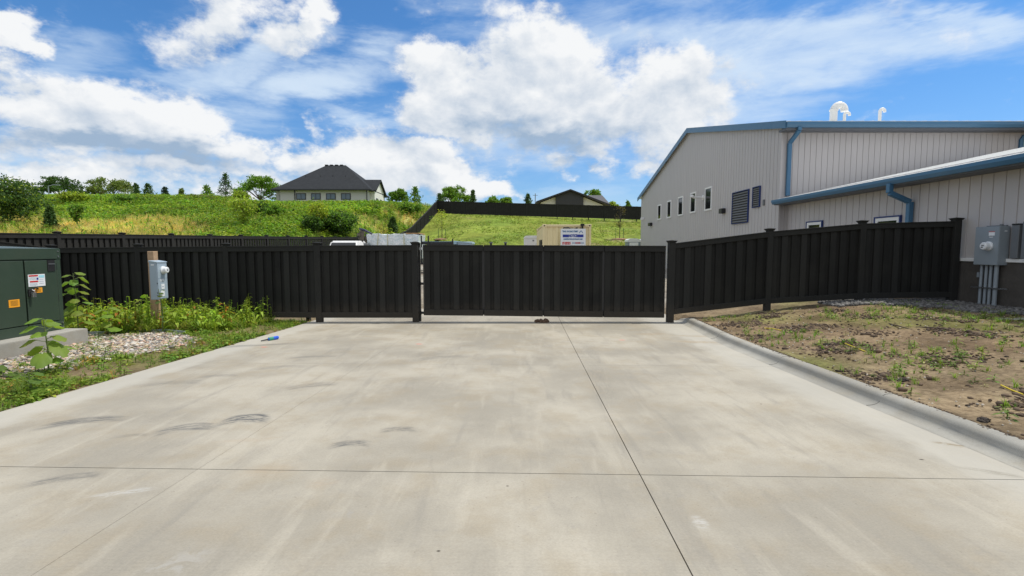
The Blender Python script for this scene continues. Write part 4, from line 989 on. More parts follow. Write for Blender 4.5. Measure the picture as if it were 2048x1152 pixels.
mb = MB(); mb.prism([(x0-.04, 32.46, zt-.17), (x1+.04, 32.46, zt-.17), (x1-.05, 32.46, zt-.03), (x1-.2, 32.46, zt), (x0+.2, 32.46, zt), (x0+.05, 32.46, zt-.04)], (0, 1.4, 0)); mb.build('roof', M_WHITE, WCB)
mb = MB(); xx = xat(1066.5, 32.5); mb.box(xx-.05, xx+.05, 32.485, 32.5, zat(482.5, 32.5), zat(480, 32.5)); mb.build('emblem', M_GREYDK, WCB)

# wrapped load on a trailer
def wheel(mbx, x, y, z, r=.35, w=.22):
    mbx.tube([(x-w/2, y, z+r), (x+w/2, y, z+r)], r, 16)
TR = thing('flatbed_trailer', 'low flatbed trailer carrying the plastic wrapped load behind the left fence', 'trailer', (-6.9, 30.5, .35))
zg_ = Hs(-7, 30); lx0, lx1 = xat(734, 29.6), xat(838, 29.6)
mb = MB(); mb.box(lx0-.1, lx1+.2, 29.5, 32.0, zg_+.62, zg_+.75); mb.build('deck', M_GREYDK, TR)
for x in (lx0+.6, lx1-.6):
    for y in (29.7, 31.8):
        mb = MB(); wheel(mb, x, y, zg_, .33); mb.build('wheel', M_BLACK, TR)
mb = MB(); mb.box(lx0, lx1, 30.3, 31.2, zg_+.4, zg_+.62); mb.build('chassis', M_GREYDK, TR)
zt = zat(467.5, 29.6); bm = bmesh.new()
for i in range(4):
    w = (lx1-lx0)/4; xa = lx0+i*w
    bmesh.ops.create_cube(bm, size=1, matrix=Matrix.Translation(((xa+w/2), 30.7, (zg_+.75+zt-.04*(i % 2))/2)) @ Matrix.Diagonal((w*.995, 2.2, zt-.04*(i % 2)-zg_-.75, 1)))
bmesh.ops.subdivide_edges(bm, edges=bm.edges[:], cuts=7, use_grid_fill=True)
rr = random.Random(5)
for v in bm.verts:
    v.co += Vector((math.sin(v.co.z*7+v.co.x*3), math.sin(v.co.x*9+v.co.z*5), math.sin(v.co.x*6+v.co.y*4)))*.025+Vector((0, 0, rr.uniform(-.01, .01)))
o = obj('wrapped_load', bm, M_WRAP, smooth=False); tag(o, 'stack of goods wrapped in shiny white plastic film, seen over the left fence', 'wrapped load')
for i, px in enumerate((753, 775, 808)):
    x = xat(px, 29.5); mb = MB(); mb.beam((x-.05*(i == 0), 29.55, zg_+.8), (x+.12*(i == 0), 29.53, zt+.02), .045, .01, up=(0, 1, 0)); mb.build('strap', simple('yellow_strap', (.55, .52, .32), .6), o)
mb = MB(); mb.box(xat(812, 29.6), xat(839, 29.6), 29.62, 31.6, zt+.0, zt+.05); o = mb.build('plank', simple('raw_plank', (.52, .30, .14), .7)); tag(o, 'orange brown plank lying on the right end of the wrapped load', 'plank')

# white pickup, only its roof shows over the fence
def pickup():
    t = thing('pickup_truck', 'white pickup truck whose roof shows over the left fence beside the machine mast', 'pickup truck', (-9.3, 28.4, .3))
    zb = Hs(-9.3, 28.4); xa, xb = xat(661, 28), xat(722, 28); zt = zat(480.8, 28); w = xb-xa; y0, y1 = 27.6, 30.6
    xm = (xa+xb)/2; hw = .95
    mb = MB(); mb.box(xm-hw, xm+hw, 25.2, 31.2, zb+.42, zb+1.05); mb.build('body', M_CARW, t, bevel=.07, seg=3)
    mb = MB()
    mb.hexa([(xm-.88, 27.4, zb+1.03), (xm+.88, 27.4, zb+1.03), (xm+.88, 30.2, zb+1.03), (xm-.88, 30.2, zb+1.03), (xm-.72, 27.75, zt-.02), (xm+.72, 27.75, zt-.02), (xm+.72, 29.4, zt), (xm-.72, 29.4, zt)])
    cb = mb.build('cab', M_CARW, t, bevel=.08, seg=3)
    mb = MB(); zz0, zz1 = zb+1.12, zt-.13
    f = lambda z: 27.4+.35*(z-zb-1.03)/(zt-zb-1.05)
    mb.hexa([(xm-.74, f(zz0)-.012, zz0), (xm+.74, f(zz0)-.012, zz0), (xm+.74, f(zz0)+.03, zz0), (xm-.74, f(zz0)+.03, zz0), (xm-.66, f(zz1)-.012, zz1), (xm+.66, f(zz1)-.012, zz1), (xm+.66, f(zz1)+.03, zz1), (xm-.66, f(zz1)+.03, zz1)])
    mb.build('rear_window', M_GLASS, t)
    for s in (-1, 1):
        for y in (26.2, 30.2):
            mb = MB(); wheel(mb, xm+s*.84, y, zb, .38); wh = mb.build('wheel', M_BLACK, t)
            mb = MB(); mb.tube([(xm+s*.84-.12, y, zb+.38), (xm+s*.84+.12, y, zb+.38)], .2, 12); mb.build('rim', M_CHROME, wh)
        mb = MB(); mb.box(xm+s*.78-.08, xm+s*.78+.08, 25.16, 25.2, zb+.7, zb+.98); mb.build('tail_light', M_RED, t)
        mb = MB(); mb.box(xm+s*1.05-.1, xm+s*1.05+.1, 29.2, 29.32, zb+1.15, zb+1.35); mb.build('mirror', M_BLACK, t)
pickup()
AG = thing('drilling_rig', 'rusty machine mast with a tilted dark blue tube beside the wrapped load', 'machine', (-8.8, 29.2, .3))
Y = 29.0; zg2 = Hs(-8.8, 29)
mb = MB()
for px in (718.5, 731): x = xat(px, Y); mb.tube([(x, Y, zg2), (x+.05, Y, zat(463, Y))], .03, 8)
x = xat(724, Y); mb.tube([(x, Y, zat(489, Y)), (x, Y, zat(461, Y))], .09, 10); mb.tube([(xat(719, Y), Y-.05, zat(470, Y)), (xat(730, Y), Y-.05, zat(466, Y))], .06, 8); mb.tube([(xat(717, Y), Y, zat(477, Y)), (xat(732, Y), Y, zat(476, Y))], .035, 8); mb.tube([(xat(727, Y), Y-.1, zat(480, Y)), (xat(728, Y), Y-.1, zat(463, Y))], .07, 8)
mb.tube([(x-.12, Y, zat(472, Y)), (x-.12, Y, zat(466, Y))], .13, 10)
mb.build('mast', simple('rusty_steel', (.10, .085, .06), .8, var=.5, nscale=12), AG)
mb = MB(); mb.tube([(xat(719.5, Y), Y, zat(457.5, Y)), (xat(730, Y), Y, zat(460.5, Y)), (xat(745, Y), Y, zat(468, Y))], [.06, .07, .05], 10); mb.build('tube', simple('navy_steel', (.02, .02, .06), .35), AG)
mb = MB(); mb.box(xat(708, Y), xat(733, Y), Y-.2, Y+1.2, zg2, zat(486, Y)); mb.build('base', M_GREYDK, AG, bevel=.03)
# stake trailer with black rails and the pale blue trailer
SK = thing('stake_trailer', 'black steel stake trailer with a blue grey cover showing just over the gate hinge', 'trailer', (-4.2, 28, .3))
Y = 28; zg3 = Hs(-4, 28); xa, xb = xat(842, Y), xat(907, Y)
mb = MB(); mb.box(xa, xb, Y, Y+.06, zat(489, Y), zat(484, Y)); mb.box(xa, xb, Y+2, Y+2.06, zat(489, Y), zat(484, Y)); mb.build('rail', M_STEEL_BLK, SK)
for px, py in ((843, 471.5), (857, 471.5), (905.5, 477.5)):
    x = xat(px, Y); mb = MB(); mb.box(x-.035, x+.035, Y-.04, Y+.04, zg3+.5, zat(py, Y)); mb.build('stake', M_STEEL_BLK, SK)
mb = MB(); mb.box(xa+.03, xb-.03, Y+.08, Y+1.98, zat(488, Y), zat(482.5, Y)); mb.build('cover', simple('blue_grey_tarp', (.20, .30, .38), .5), SK)
mb = MB(); mb.box(xa, xb, Y, Y+2.06, zg3+.5, zg3+.62); mb.build('deck', M_STEEL_BLK, SK)
for x in (xa+.3, xb-.3): mb = MB(); wheel(mb, x, Y+1, zg3, .3); mb.build('wheel', M_BLACK, SK)
BT = thing('box_trailer', 'pale blue grey topped low trailer box just right of the black stake trailer', 'trailer', (-3, 30, .3))
Y = 30; xa, xb = xat(909, Y), xat(943, Y); zt = zat(481.5, Y)
mb = MB(); mb.box(xa, xb, Y, Y+2.4, zg3+.45, zt-.05); mb.build('box', M_BLUEGREY, BT, bevel=.03)
mb = MB(); mb.hexa([(xa-.03, Y-.03, zt-.06), (xb+.03, Y-.03, zt-.16), (xb+.03, Y+2.43, zt-.16), (xa-.03, Y+2.43, zt-.06), (xa-.03, Y-.03, zt), (xb+.03, Y-.03, zt-.10), (xb+.03, Y+2.43, zt-.10), (xa-.03, Y+2.43, zt)]); mb.build('lid', simple('pale_blue_lid', (.42, .58, .66), .5), BT)
for x in (xa+.2, xb-.2): mb = MB(); wheel(mb, x, Y+1.2, zg3, .28); mb.build('wheel', M_BLACK, BT)
for px, lb in ((982, 'dark capped bollard top peeking over the gate, left of a matching one'), (1011, 'dark capped bollard top peeking over the gate, nearer the white cabin')):
    t = thing('bollard', lb, 'bollard', (xat(px, 31), 31, .25), 'bollards beyond the gate'); x = xat(px, 31)
    mb = MB(); mb.tube([(x, 31, .2), (x, 31, zat(486, 31))], .07, 10); mb.build('post', M_STEEL_BLK, t)
    mb = MB(); mb.tube([(x, 31, zat(486.5, 31)), (x, 31, zat(484, 31))], .11, 10); mb.build('cap', M_GREYDK, t)

# bottle on the slab
bp = Vector((-4.9, 9.78)); zc = -.019*9.8+.035
BO = thing('paint_bottle', 'blue bottle with green label and black nozzle lying on the slab near the left edge', 'bottle', (-4.9, 9.78, zc))
p0 = Vector((xat(550, 9.95), 9.95, zc)); p1 = Vector((xat(515, 9.62), 9.62, zc-.01)); dd = p1-p0
mb = MB(); mb.tube([p0, p0+dd*.03, p0+dd*.5, p0+dd*.6], [.025, .035, .035, .02], 14); mb.build('body', M_BOTTLE, BO, smooth=False)
mb = MB(); mb.tube([p0+dd*.32, p0+dd*.56], .0365, 14); mb.build('label', M_BGREEN, BO)
mb = MB(); mb.tube([p0+dd*.6, p0+dd*1.0], [.014, .010], 10); mb.build('nozzle', M_BLACK, BO)

# ------------------------------------------------------------------ houses on the hill
def hip(mb, x0, x1, y0, y1, ze, rx0, rx1, ry, zr_, th=.18):
    a = [(x0, y0, ze), (x1, y0, ze), (x1, y1, ze), (x0, y1, ze)]; b = [(rx0, ry, zr_), (rx1, ry, zr_)]
    low = [(p[0], p[1], p[2]-th) for p in a]
    mb.add(a+b+low, [(0, 1, 5, 4), (1, 2, 5), (2, 3, 4, 5), (3, 0, 4), (0, 6, 7, 1), (1, 7, 8, 2), (2, 8, 9, 3), (3, 9, 6, 0), (6, 9, 8, 7)])
HY = 105
HO = thing('hill_house', 'pale one storey house with a big charcoal hip roof on top of the green hill', 'house', (at(650, 400, HY).x, HY, 11))
hx = lambda px, Y=HY: xat(px, Y, 390)
zb = zat(409, HY); ze = zat(380, HY)
mb = MB(); mb.box(hx(560), hx(735), HY, HY+14, zb, ze); mb.build('wall', M_STUCCO, HO)
mb = MB(); mb.box(hx(546), hx(566), HY+1.5, HY+12, zb, zat(379.5, HY)); mb.build('side_wall', M_STUCCO, HO)
mb = MB(); hip(mb, hx(549.5), hx(744), HY-.9, HY+15, ze+.1, hx(655, HY+7), hx(693, HY+7), HY+7, zat(330.5, HY+7)); rf = mb.build('roof', M_SHINGLE, HO)
mb = MB(); hip(mb, hx(538), hx(600), HY+.6, HY+13, zat(379, HY)+.1, hx(568), hx(590), HY+7, zat(357, HY+6)); mb.build('side_roof', M_SHINGLE, HO)
mb = MB(); mb.box(hx(549.5), hx(744), HY-.95, HY-.88, ze-.18, ze+.08); mb.build('eave_board', M_STEEL_BLK, HO)
for px, py in ((655, 331.5), (665, 331.5), (675, 331.5), (685, 331.5)):
    mb = MB(); x = hx(px, HY+7); mb.box(x-.3, x+.3, HY+6.7, HY+7.2, zat(334, HY+7), zat(330.0, HY+7)+.05); mb.build('ridge_vent', M_BLACK, rf)
for i, px in enumerate((613, 621, 632, 642, 653, 660, 667, 676, 684, 692, 700, 706)):
    Y = HY+3.2; x = hx(px, Y); z = zat(356, Y)-.0; h = .5 if i % 3 == 0 else .25; mb = MB(); mb.tube([(x, Y, z-.6), (x, Y, z+h)], .13 if i % 3 else .09, 7); mb.build('roof_vent', M_BLACK, rf)
for k, px in enumerate((592.5, 622, 652, 682)):
    x0, x1 = hx(px), hx(px+19.5); z1, z0 = zat(386.5, HY), zat(399.5, HY); f = .16
    mb = MB(); mb.box(x0, x1, HY-.06, HY+.05, z0, z1); wn = mb.build('window', M_STEEL_BLK, HO)
    mb = MB(); xm = (x0+x1)/2
    mb.box(x0+f, xm-.06, HY-.08, HY-.06, z0+f, z1-f); mb.box(xm+.06, x1-f, HY-.08, HY-.06, z0+f, z1-f); mb.build('pane', simple('sky_glass', (.10, .14, .20), .08), wn)
mb = MB(); x0 = hx(553); mb.box(x0, x0+.9, HY+1.4, HY+1.5, zb, zat(387.5, HY)); mb.build('door', M_STEEL_BLK, HO)
mb = MB()
for px in (590, 734): x = hx(px); mb.box(x-.07, x+.07, HY-.2, HY, zb, ze)
mb.build('downspout', M_STEEL_BLK, HO)
# right gabled wing, gable facing right
gx_ = xat(751.5, HY+2); gy0, gy1 = HY+2, HY+9.6; gzE = zat(380, HY+2); gzR = zat(362, HY+5.8); ym_ = (gy0+gy1)/2
mb = MB(); mb.prism([(gx_, gy0, zb), (gx_, gy1, zb), (gx_, gy1, gzE), (gx_, ym_, gzR), (gx_, gy0, gzE)], (-4.5, 0, 0)); mb.build('gable_wing', M_STUCCOW, HO)  # wing's stucco whiter than the front wall; its sunlit look is in the colour
mb = MB(); ov = .5; dzz = (gzR-gzE)/(ym_-gy0)
for s in (1, -1):
    ya_ = ym_-s*(ym_-gy0+.6); za = gzR-(ym_-gy0+.6)*dzz
    mb.hexa([(gx_-8, ya_, za), (gx_+ov, ya_, za), (gx_+ov, ym_, gzR), (gx_-8, ym_, gzR), (gx_-8, ya_, za+.28), (gx_+ov, ya_, za+.28), (gx_+ov, ym_, gzR+.28), (gx_-8, ym_, gzR+.28)])
mb.build('wing_roof', M_SHINGLE, HO)
mb = MB()
for a in (.15, .55): y = gy0+(gy1-gy0)*a; mb.box(gx_, gx_+.05, y, y+1.6, zb, zat(397, HY+4))
mb.build('window', M_STEEL_BLK, HO)
H2 = thing('gabled_house', 'dark gabled house with white side walls behind the hilltop fence', 'house', (xat(1140, 100), 100, 9))
Y = 100; z_pk = zat(379, Y-1); zl_ = zat(405, Y); zr_2 = zat(410, Y)
px_pk = xat(1139.5, Y, 380); xl = xat(1076, Y, 400); xr = xat(1212, Y, 405); zbb = 7.5
mb = MB(); mb.prism([(xl+.6, Y, zbb), (xr-.6, Y, zbb), (xr-.6, Y, zr_2), (px_pk, Y, z_pk-.25), (xl+.6, Y, zl_)], (0, 12, 0)); mb.build('wall', M_STUCCOW, H2)
mb = MB(); xa, xb = xat(1111, Y, 400), xat(1166, Y, 400)
fz = lambda x: (zl_+(z_pk-.3-zl_)*(x-xl)/(px_pk-xl)) if x < px_pk else (zr_2+(z_pk-.3-zr_2)*(xr-x)/(xr-px_pk))
mb.prism([(xa, Y-.7, zbb), (xb, Y-.7, zbb), (xb, Y-.7, fz(xb)), (px_pk, Y-.7, z_pk-.3), (xa, Y-.7, fz(xa))], (0, .69, 0)); mb.build('dark_gable', M_DKBOARD, H2)
mb = MB()
for (ax, az) in ((xl-.4, zl_-.15), (xr+.6, zr_2-.25)):
    mb.hexa([(ax, Y-1.4, az), (px_pk, Y-1.4, z_pk-.25), (px_pk, Y+12, z_pk-.25), (ax, Y+12, az), (ax, Y-1.4, az+.28), (px_pk, Y-1.4, z_pk+.05), (px_pk, Y+12, z_pk+.05), (ax, Y+12, az+.28)])
mb.build('roof', simple('black_roof', (.022, .022, .025), .6), H2)
mb = MB(); hip(mb, xat(1150, Y+8), xat(1216, Y+8), Y+6, Y+16, zat(409, Y+6), xat(1172, Y+10), xat(1203, Y+10), Y+10, zat(390.5, Y+10)); mb.build('rear_roof', M_ROOF2, H2)
LP = thing('street_lamp', 'grey street lamp with a double curved arm on the left skyline', 'street lamp', (xat(97, 110), 110, 12))
Y = 110; x = xat(97, Y, 380); mb = MB(); mb.tube([(x, Y, zat(400, Y)), (x, Y, zat(372, Y))], [.12, .09], 8); mb.build('pole', M_GREYBOX, LP)
mb = MB(); mb.tube([(x, Y, zat(372.5, Y)), (x+1.0, Y, zat(370, Y)), (x+2.0, Y, zat(369.5, Y))], .07, 6); mb.build('arm', M_GREYBOX, LP)
mb = MB(); mb.box(x+1.6, x+2.5, Y-.15, Y+.15, zat(370, Y)-.08, zat(370, Y)+.08); mb.build('lamp_head', M_GREYBOX, LP)
UP = thing('antenna_pole', 'thin dark pole on the skyline left of the gabled house', 'pole', (xat(1070, 120), 120, 9))
x = xat(1070.5, 120, 395); mb = MB(); mb.tube([(x, 120, 8), (x, 120, zat(387, 120))], .09, 6); mb.box(x-.6, x+.6, 119.95, 120.05, zat(391, 120), zat(390.3, 120)); mb.build('pole', M_GREYDK, UP)

# ------------------------------------------------------------------ foliage
def leaf_mesh(name, P, size, cols, aspect=.55, up=0.0, flat=None):
    """diamond leaves (2 triangles folded) at points P, random orientation"""
    n = len(P); P = np.asarray(P, float)
    a = RNG.normal(size=(n, 3)); a[:, 2] *= (1-up); 
    if up: a[:, 2] += up*1.5
    a /= np.linalg.norm(a, axis=1)[:, None]
    b = np.cross(a, RNG.normal(size=(n, 3))); b /= np.linalg.norm(b, axis=1)[:, None]
    c = np.cross(a, b)
    s = (np.asarray(size)*RNG.uniform(.6, 1.3, n))[:, None]
    V = np.stack([P, P+a*s*.5+b*s*aspect*.5+c*s*.08, P+a*s, P+a*s*.5-b*s*aspect*.5+c*s*.08], 1)
    F = np.arange(n*4).reshape(n, 4)
    me = np_mesh(name, V.reshape(-1, 3), F, 4)
    colour_attr(me, np.repeat(np.asarray(cols), 4, 0)); return me
def vary(base, n, v=.25, hue=.12, alt=None, altp=0):
    base = np.array(base); c = base[None]*(1+RNG.normal(0, v, (n, 1)))*(1+RNG.normal(0, hue, (n, 3))*np.array([1, .3, .6]))
    if alt is not None:
        k = RNG.random(n) < altp; c[k] = np.array(alt)[None]*(1+RNG.normal(0, v, (k.sum(), 1)))
    return np.clip(c, .004, 1)
GRN = (.155, .27, .038); YGR = (.30, .38, .045); DKG = (.070, .130, .034); OLV = (.17, .22, .055); BLU = (.045, .08, .04)
def crown_points(c, rx, ry, rz, nclump, per, spread, flat_top=False, hollow=.35):
    P = []
    for k in range(nclump):
        while True:
            q = RNG.uniform(-1, 1, 3); r = np.linalg.norm(q)
            if hollow < r < 1: break
        if flat_top and q[2] < -.3: q[2] *= .4
        s = spread*RNG.uniform(.6, 1.3)
        pts = RNG.normal(size=(int(per*RNG.uniform(.6, 1.4)), 3))*np.array([s, s, s*.55])
        P.append(np.array([c[0]+q[0]*rx, c[1]+q[1]*ry, c[2]+q[2]*rz])+pts)
    return np.concatenate(P)
def tree(name, label, x, y, zb, h, w, col, kind='round', n=1.0, leaf=.3, trunk=.15, group=None, cat='tree', alt=None, altp=0, m=None):
    t = thing(name, label, cat, (x, y, zb), group); rr = random.Random(int(x*100)+int(h*10))
    mb = MB()
    if kind == 'conifer':
        mb.tube([(x, y, zb-.3), (x, y, zb+h*.5), (x, y, zb+h*.97)], [trunk, trunk*.6, .02], 7)
        P = []; nb = int(26*n)
        for k in range(nb):
            f = k/nb; z = zb+h*(.10+.88*f); R_ = w/2*(1-f)**.85*rr.uniform(.7, 1.15)+.05
            for j in range(7):
                a = rr.uniform(0, 6.28); m_ = 9; s = RNG.random(m_)**.7
                p = np.stack([x+np.cos(a)*R_*s, y+np.sin(a)*R_*s, z-R_*.28*s+rr.uniform(-.1, .1)*h*.1+0*s], 1)+RNG.normal(size=(m_, 3))*np.array([.05, .05, .03])*w*.55
                P.append(p)
            if k % 3 == 0:
                a = rr.uniform(0, 6.28); mb.tube([(x, y, z), (x+math.cos(a)*R_*.8, y+math.sin(a)*R_*.8, z-R_*.2)], [.03, .01], 5)
        P = np.concatenate(P)
    elif kind == 'spread':
        zt = zb+h; hub = zb+h*.32; mb.tube([(x, y, zb-.3), (x+.1, y, hub)], [trunk*1.3, trunk], 8); P = []
        nl = 9
        for k in range(nl):
            a = k*6.28/nl+rr.uniform(-.3, .3); r = w*.5*rr.uniform(.45, .98); zz_ = zb+h*rr.uniform(.55, .93)-(r/w)**2*h*.7
            mid = (x+math.cos(a)*r*.5, y+math.sin(a)*r*.5, hub+(zz_-hub)*.62); e = (x+math.cos(a)*r, y+math.sin(a)*r, zz_)
            mb.tube([(x+.1, y, hub-.1), mid, e], [trunk*.6, trunk*.35, .03], 6)
            for j in range(3):
                a2 = a+rr.uniform(-.5, .5); r2 = r*rr.uniform(.5, 1.1); z2 = zb+h*(1-.75*(r2/(w*.55))**2)*rr.uniform(.72, 1.0)
                e2 = (x+math.cos(a2)*r2, y+math.sin(a2)*r2, z2-.2); mb.tube([mid, e2], [trunk*.25, .02], 5)
                P.append(crown_points((e2[0], e2[1], e2[2]+.1), w*.13, w*.13, h*.07, int(5*n)+2, 24, w*.022))
        P.append(crown_points((x, y, zb+h*.78), w*.34, w*.34, h*.19, int(30*n), 26, w*.03, hollow=.5))
        P = np.concatenate(P)
    elif kind == 'sapling':
        mb.tube([(x, y, zb-.1), (x+.02, y, zb+h*.55), (x, y, zb+h*.95)], [trunk, trunk*.7, .008], 7); P = []
        for k in range(int(22*n)):
            f = rr.uniform(.38, .98); a = rr.uniform(0, 6.28); r = w*.5*math.sin(math.pi*min(1, (1.02-f)/.62))**.8*rr.uniform(.5, 1.05); z = zb+h*f
            e = (x+math.cos(a)*r, y+math.sin(a)*r, z+r*.5); mb.tube([(x, y, z-.05), e], [.012, .004], 4); P.append(np.array(e)+RNG.normal(size=(14, 3))*np.array([w*.09, w*.09, w*.10]))
        P = np.concatenate(P)
    else:  # bush / round: several stems
        P = []
        for k in range(7):
            a = rr.uniform(0, 6.28); r = w*.3*rr.random(); mb.tube([(x+math.cos(a)*.1, y+math.sin(a)*.1, zb-.2), (x+math.cos(a)*r, y+math.sin(a)*r, zb+h*rr.uniform(.5, .8))], [trunk*.6, .02], 6)
        P = np.concatenate([crown_points((x+rr.uniform(-.22, .22)*w, y+rr.uniform(-.15, .15)*w, zb+h*rr.uniform(.42, .62)), w*rr.uniform(.26, .36), w*.32, h*rr.uniform(.26, .4), int(16*n), 34, w*.045) for k in range(4)])
    mb.build('trunk', M_BARK, t)
    cl = vary(col, len(P), .3, .1, alt, altp)
    obj('crown', leaf_mesh('crown', P, leaf, cl), m or M_LEAF, t); return t

# skyline trees (each placed at real distance behind the crest)
SKY = [(120, 351, 92, 'spread', DKG, 'dark dense crowned tree by the street lamp on the left skyline'), (215, 353, 108, 'spread', OLV, 'olive wide crowned tree right of the street lamp on the skyline'),
       (272, 366, 20, 'conifer', DKG, 'narrow dark conifer touching the olive wide crowned tree'), (295, 366, 34, 'conifer', DKG, 'broad ragged dark conifer right of the narrow one on the left skyline'),
       (329, 373, 20, 'conifer', BLU, 'little dark conifer alone on the left skyline'), (363, 376, 18, 'conifer', OLV, 'smallest light green conifer on the left skyline'),
       (413, 370, 36, 'conifer', GRN, 'low wide green pine left of the tall spruce'), (450, 345, 36, 'conifer', DKG, 'tall dark spruce left of the hill house'),
       (518, 349, 100, 'spread', GRN, 'airy wide crowned green tree left of the hill house'), (796, 375, 46, 'spread', GRN, 'rounded green tree just right of the hill house'),
       (830, 372, 32, 'conifer', GRN, 'green spruce between the hill house and the fence corner'), (908, 368, 72, 'spread', GRN, 'wide crowned green tree above the corner of the hilltop fence'),
       (879, 386, 22, 'conifer', DKG, 'short dark conifer at the fence corner'), (946, 379, 15, 'conifer', DKG, 'narrow dark conifer at the right edge of the wide crown above the fence corner'),
       (985, 392, 36, 'spread', GRN, 'low green tree above the hilltop fence, left one of two'), (1012, 392, 34, 'spread', GRN, 'low green tree above the hilltop fence, right one of two'),
       (1056, 386, 25, 'conifer', DKG, 'dark spruce left of the gabled house'), (1186, 376, 52, 'spread', GRN, 'green tree rising behind the gabled house'),
       (1226, 402, 30, 'spread', YGR, 'small light tree right of the gabled house'), (1256, 401, 18, 'conifer', GRN, 'last small tree before the big building'), (70, 374, 22, 'conifer', DKG, 'dark conifer peeking out behind the left edge bush')]
for i, (px, yt, w, kind, col, lb) in enumerate(SKY):
    Y = 126+(i*7 % 13); x = xat(px, Y, yt); zt = zat(yt, Y); zb = min(Hs(x, Y), zt-2.2)-.2; ww = w/1000*Y*(1.75 if kind == 'conifer' else 1.0)
    tree('conifer' if kind == 'conifer' else 'broadleaf_tree', lb, x, Y, zb, zt-zb, ww, col, kind, n=1.5 if w > 60 else 1.0, leaf=.46 if kind == 'conifer' else .44, trunk=.22, group='trees on the skyline', m=M_LEAFDK if kind == 'conifer' else M_LEAF)
# field shrubs / saplings, standing where their foot meets the hillside
FS = [(14, 452, 352, 130, 'round', DKG, 'big glossy dark green bush at the left edge of the field', 2.6, YGR, .14), (102, 462, 414, 17, 'conifer', DKG, 'slim dark columnar sapling in the dry grass left', 1.2, None, 0),
      (155, 458, 412, 18, 'sapling', GRN, 'thin green sapling right of the dark columnar one', 1, None, 0), (150, 412, 379, 50, 'round', YGR, 'bright yellow green shrub high on the left of the field', .9, None, 0),
      (255, 410, 389, 46, 'round', GRN, 'low green shrub in the upper field', .8, None, 0), (487, 408, 382, 34, 'round', YGR, 'bright shrub on the crest left of the hill house', .8, None, 0),
      (487, 462, 405, 44, 'sapling', (.30, .38, .05), 'loose yellow green sapling in the middle of the field', 1.8, None, 0), (522, 434, 402, 42, 'round', DKG, 'dark green round shrub below the left end of the hill house', .9, GRN, .4),
      (548, 438, 408, 36, 'round', GRN, 'mid green shrub right beside the dark round one', .9, None, 0), (637, 470, 411, 30, 'sapling', (.36, .42, .05), 'yellow leaved sapling standing before the big dark bush', 1.8, None, 0),
      (672, 474, 420, 74, 'round', DKG, 'big dark green bush behind the fence below the hill house', 1.9, GRN, .55), (624, 470, 430, 34, 'round', DKG, 'dark bush left of the yellow sapling', 1, GRN, .3),
      (786, 467, 436, 13, 'conifer', DKG, 'slim dark conifer sapling near the climbing fence', .9, None, 0), (820, 428, 402, 40, 'round', GRN, 'grassy green shrub mound near the fence corner', .7, None, 0),
      (410, 402, 392, 60, 'round', OLV, 'faded olive shrub row along the crest', .8, (.22, .17, .10), .3), (738, 412, 400, 50, 'round', GRN, 'low green shrub below the right end of the hill house', .7, None, 0)]
for (px, yb, yt, w, kind, col, lb, n, alt, altp) in FS:
    p = hit(px, yb); h = zat(yt, p.y)-p.z; ww = w/1000*p.y
    tree({'round': 'shrub', 'sapling': 'sapling', 'conifer': 'conifer_sapling'}[kind], lb, p.x, p.y, p.z, h, ww*(1.2 if kind != 'conifer' else 1.5), col, kind, n=n*(2.2 if kind == 'sapling' else 1.5), leaf=.24 if p.y < 60 else .34, trunk=.05, group='shrubs and saplings in the field', cat='shrub' if kind == 'round' else 'sapling', alt=alt, altp=altp, m=M_LEAFDK if kind == 'conifer' else M_LEAF)
# staked trees on the mown slope
for px, yb, yt, col, lb in ((884, 479, 421, (.40, .44, .04), 'yellow green staked sapling on the slope near the climbing fence'), (1239, 479, 413, (.10, .08, .035), 'sparse brownish staked sapling on the slope beside the big building')):
    p = hit(px, yb); h = zat(yt, p.y)-p.z
    tree('staked_sapling', lb, p.x, p.y, p.z, h, h*.42, col, 'sapling', n=.8, leaf=.16, trunk=.045, group='staked saplings on the mown slope', cat='sapling')
    for s, side in ((-1, 'left'), (1, 'right')):
        o = MB().tube([(p.x+s*.42, p.y, p.z-.1), (p.x+s*.42, p.y, p.z+1.25)], .03, 6).build('stake', simple('green_stake', (.03, .08, .03), .6)); tag(o, f'green metal stake {side} of the {"yellow green" if px < 1000 else "brownish"} sapling', 'stake', 'stakes beside the saplings')
    bm = bmesh.new(); bmesh.ops.create_icosphere(bm, subdivisions=3, radius=1, matrix=Matrix.Translation(p+Vector((0, 0, -.02))) @ Matrix.Diagonal((.95, .7, .16, 1)))
    for v in bm.verts: v.co += Vector((random.uniform(-1, 1), random.uniform(-1, 1), random.uniform(-1, 1)))*.03
    o = obj('mulch_ring', bm, simple('mulch', (.26, .15, .09), .95, var=.4, nscale=6)); tag(o, f'brown mulch mound under the {"yellow green" if px < 1000 else "brownish"} staked sapling', 'mulch mound', 'mulch mounds on the slope')

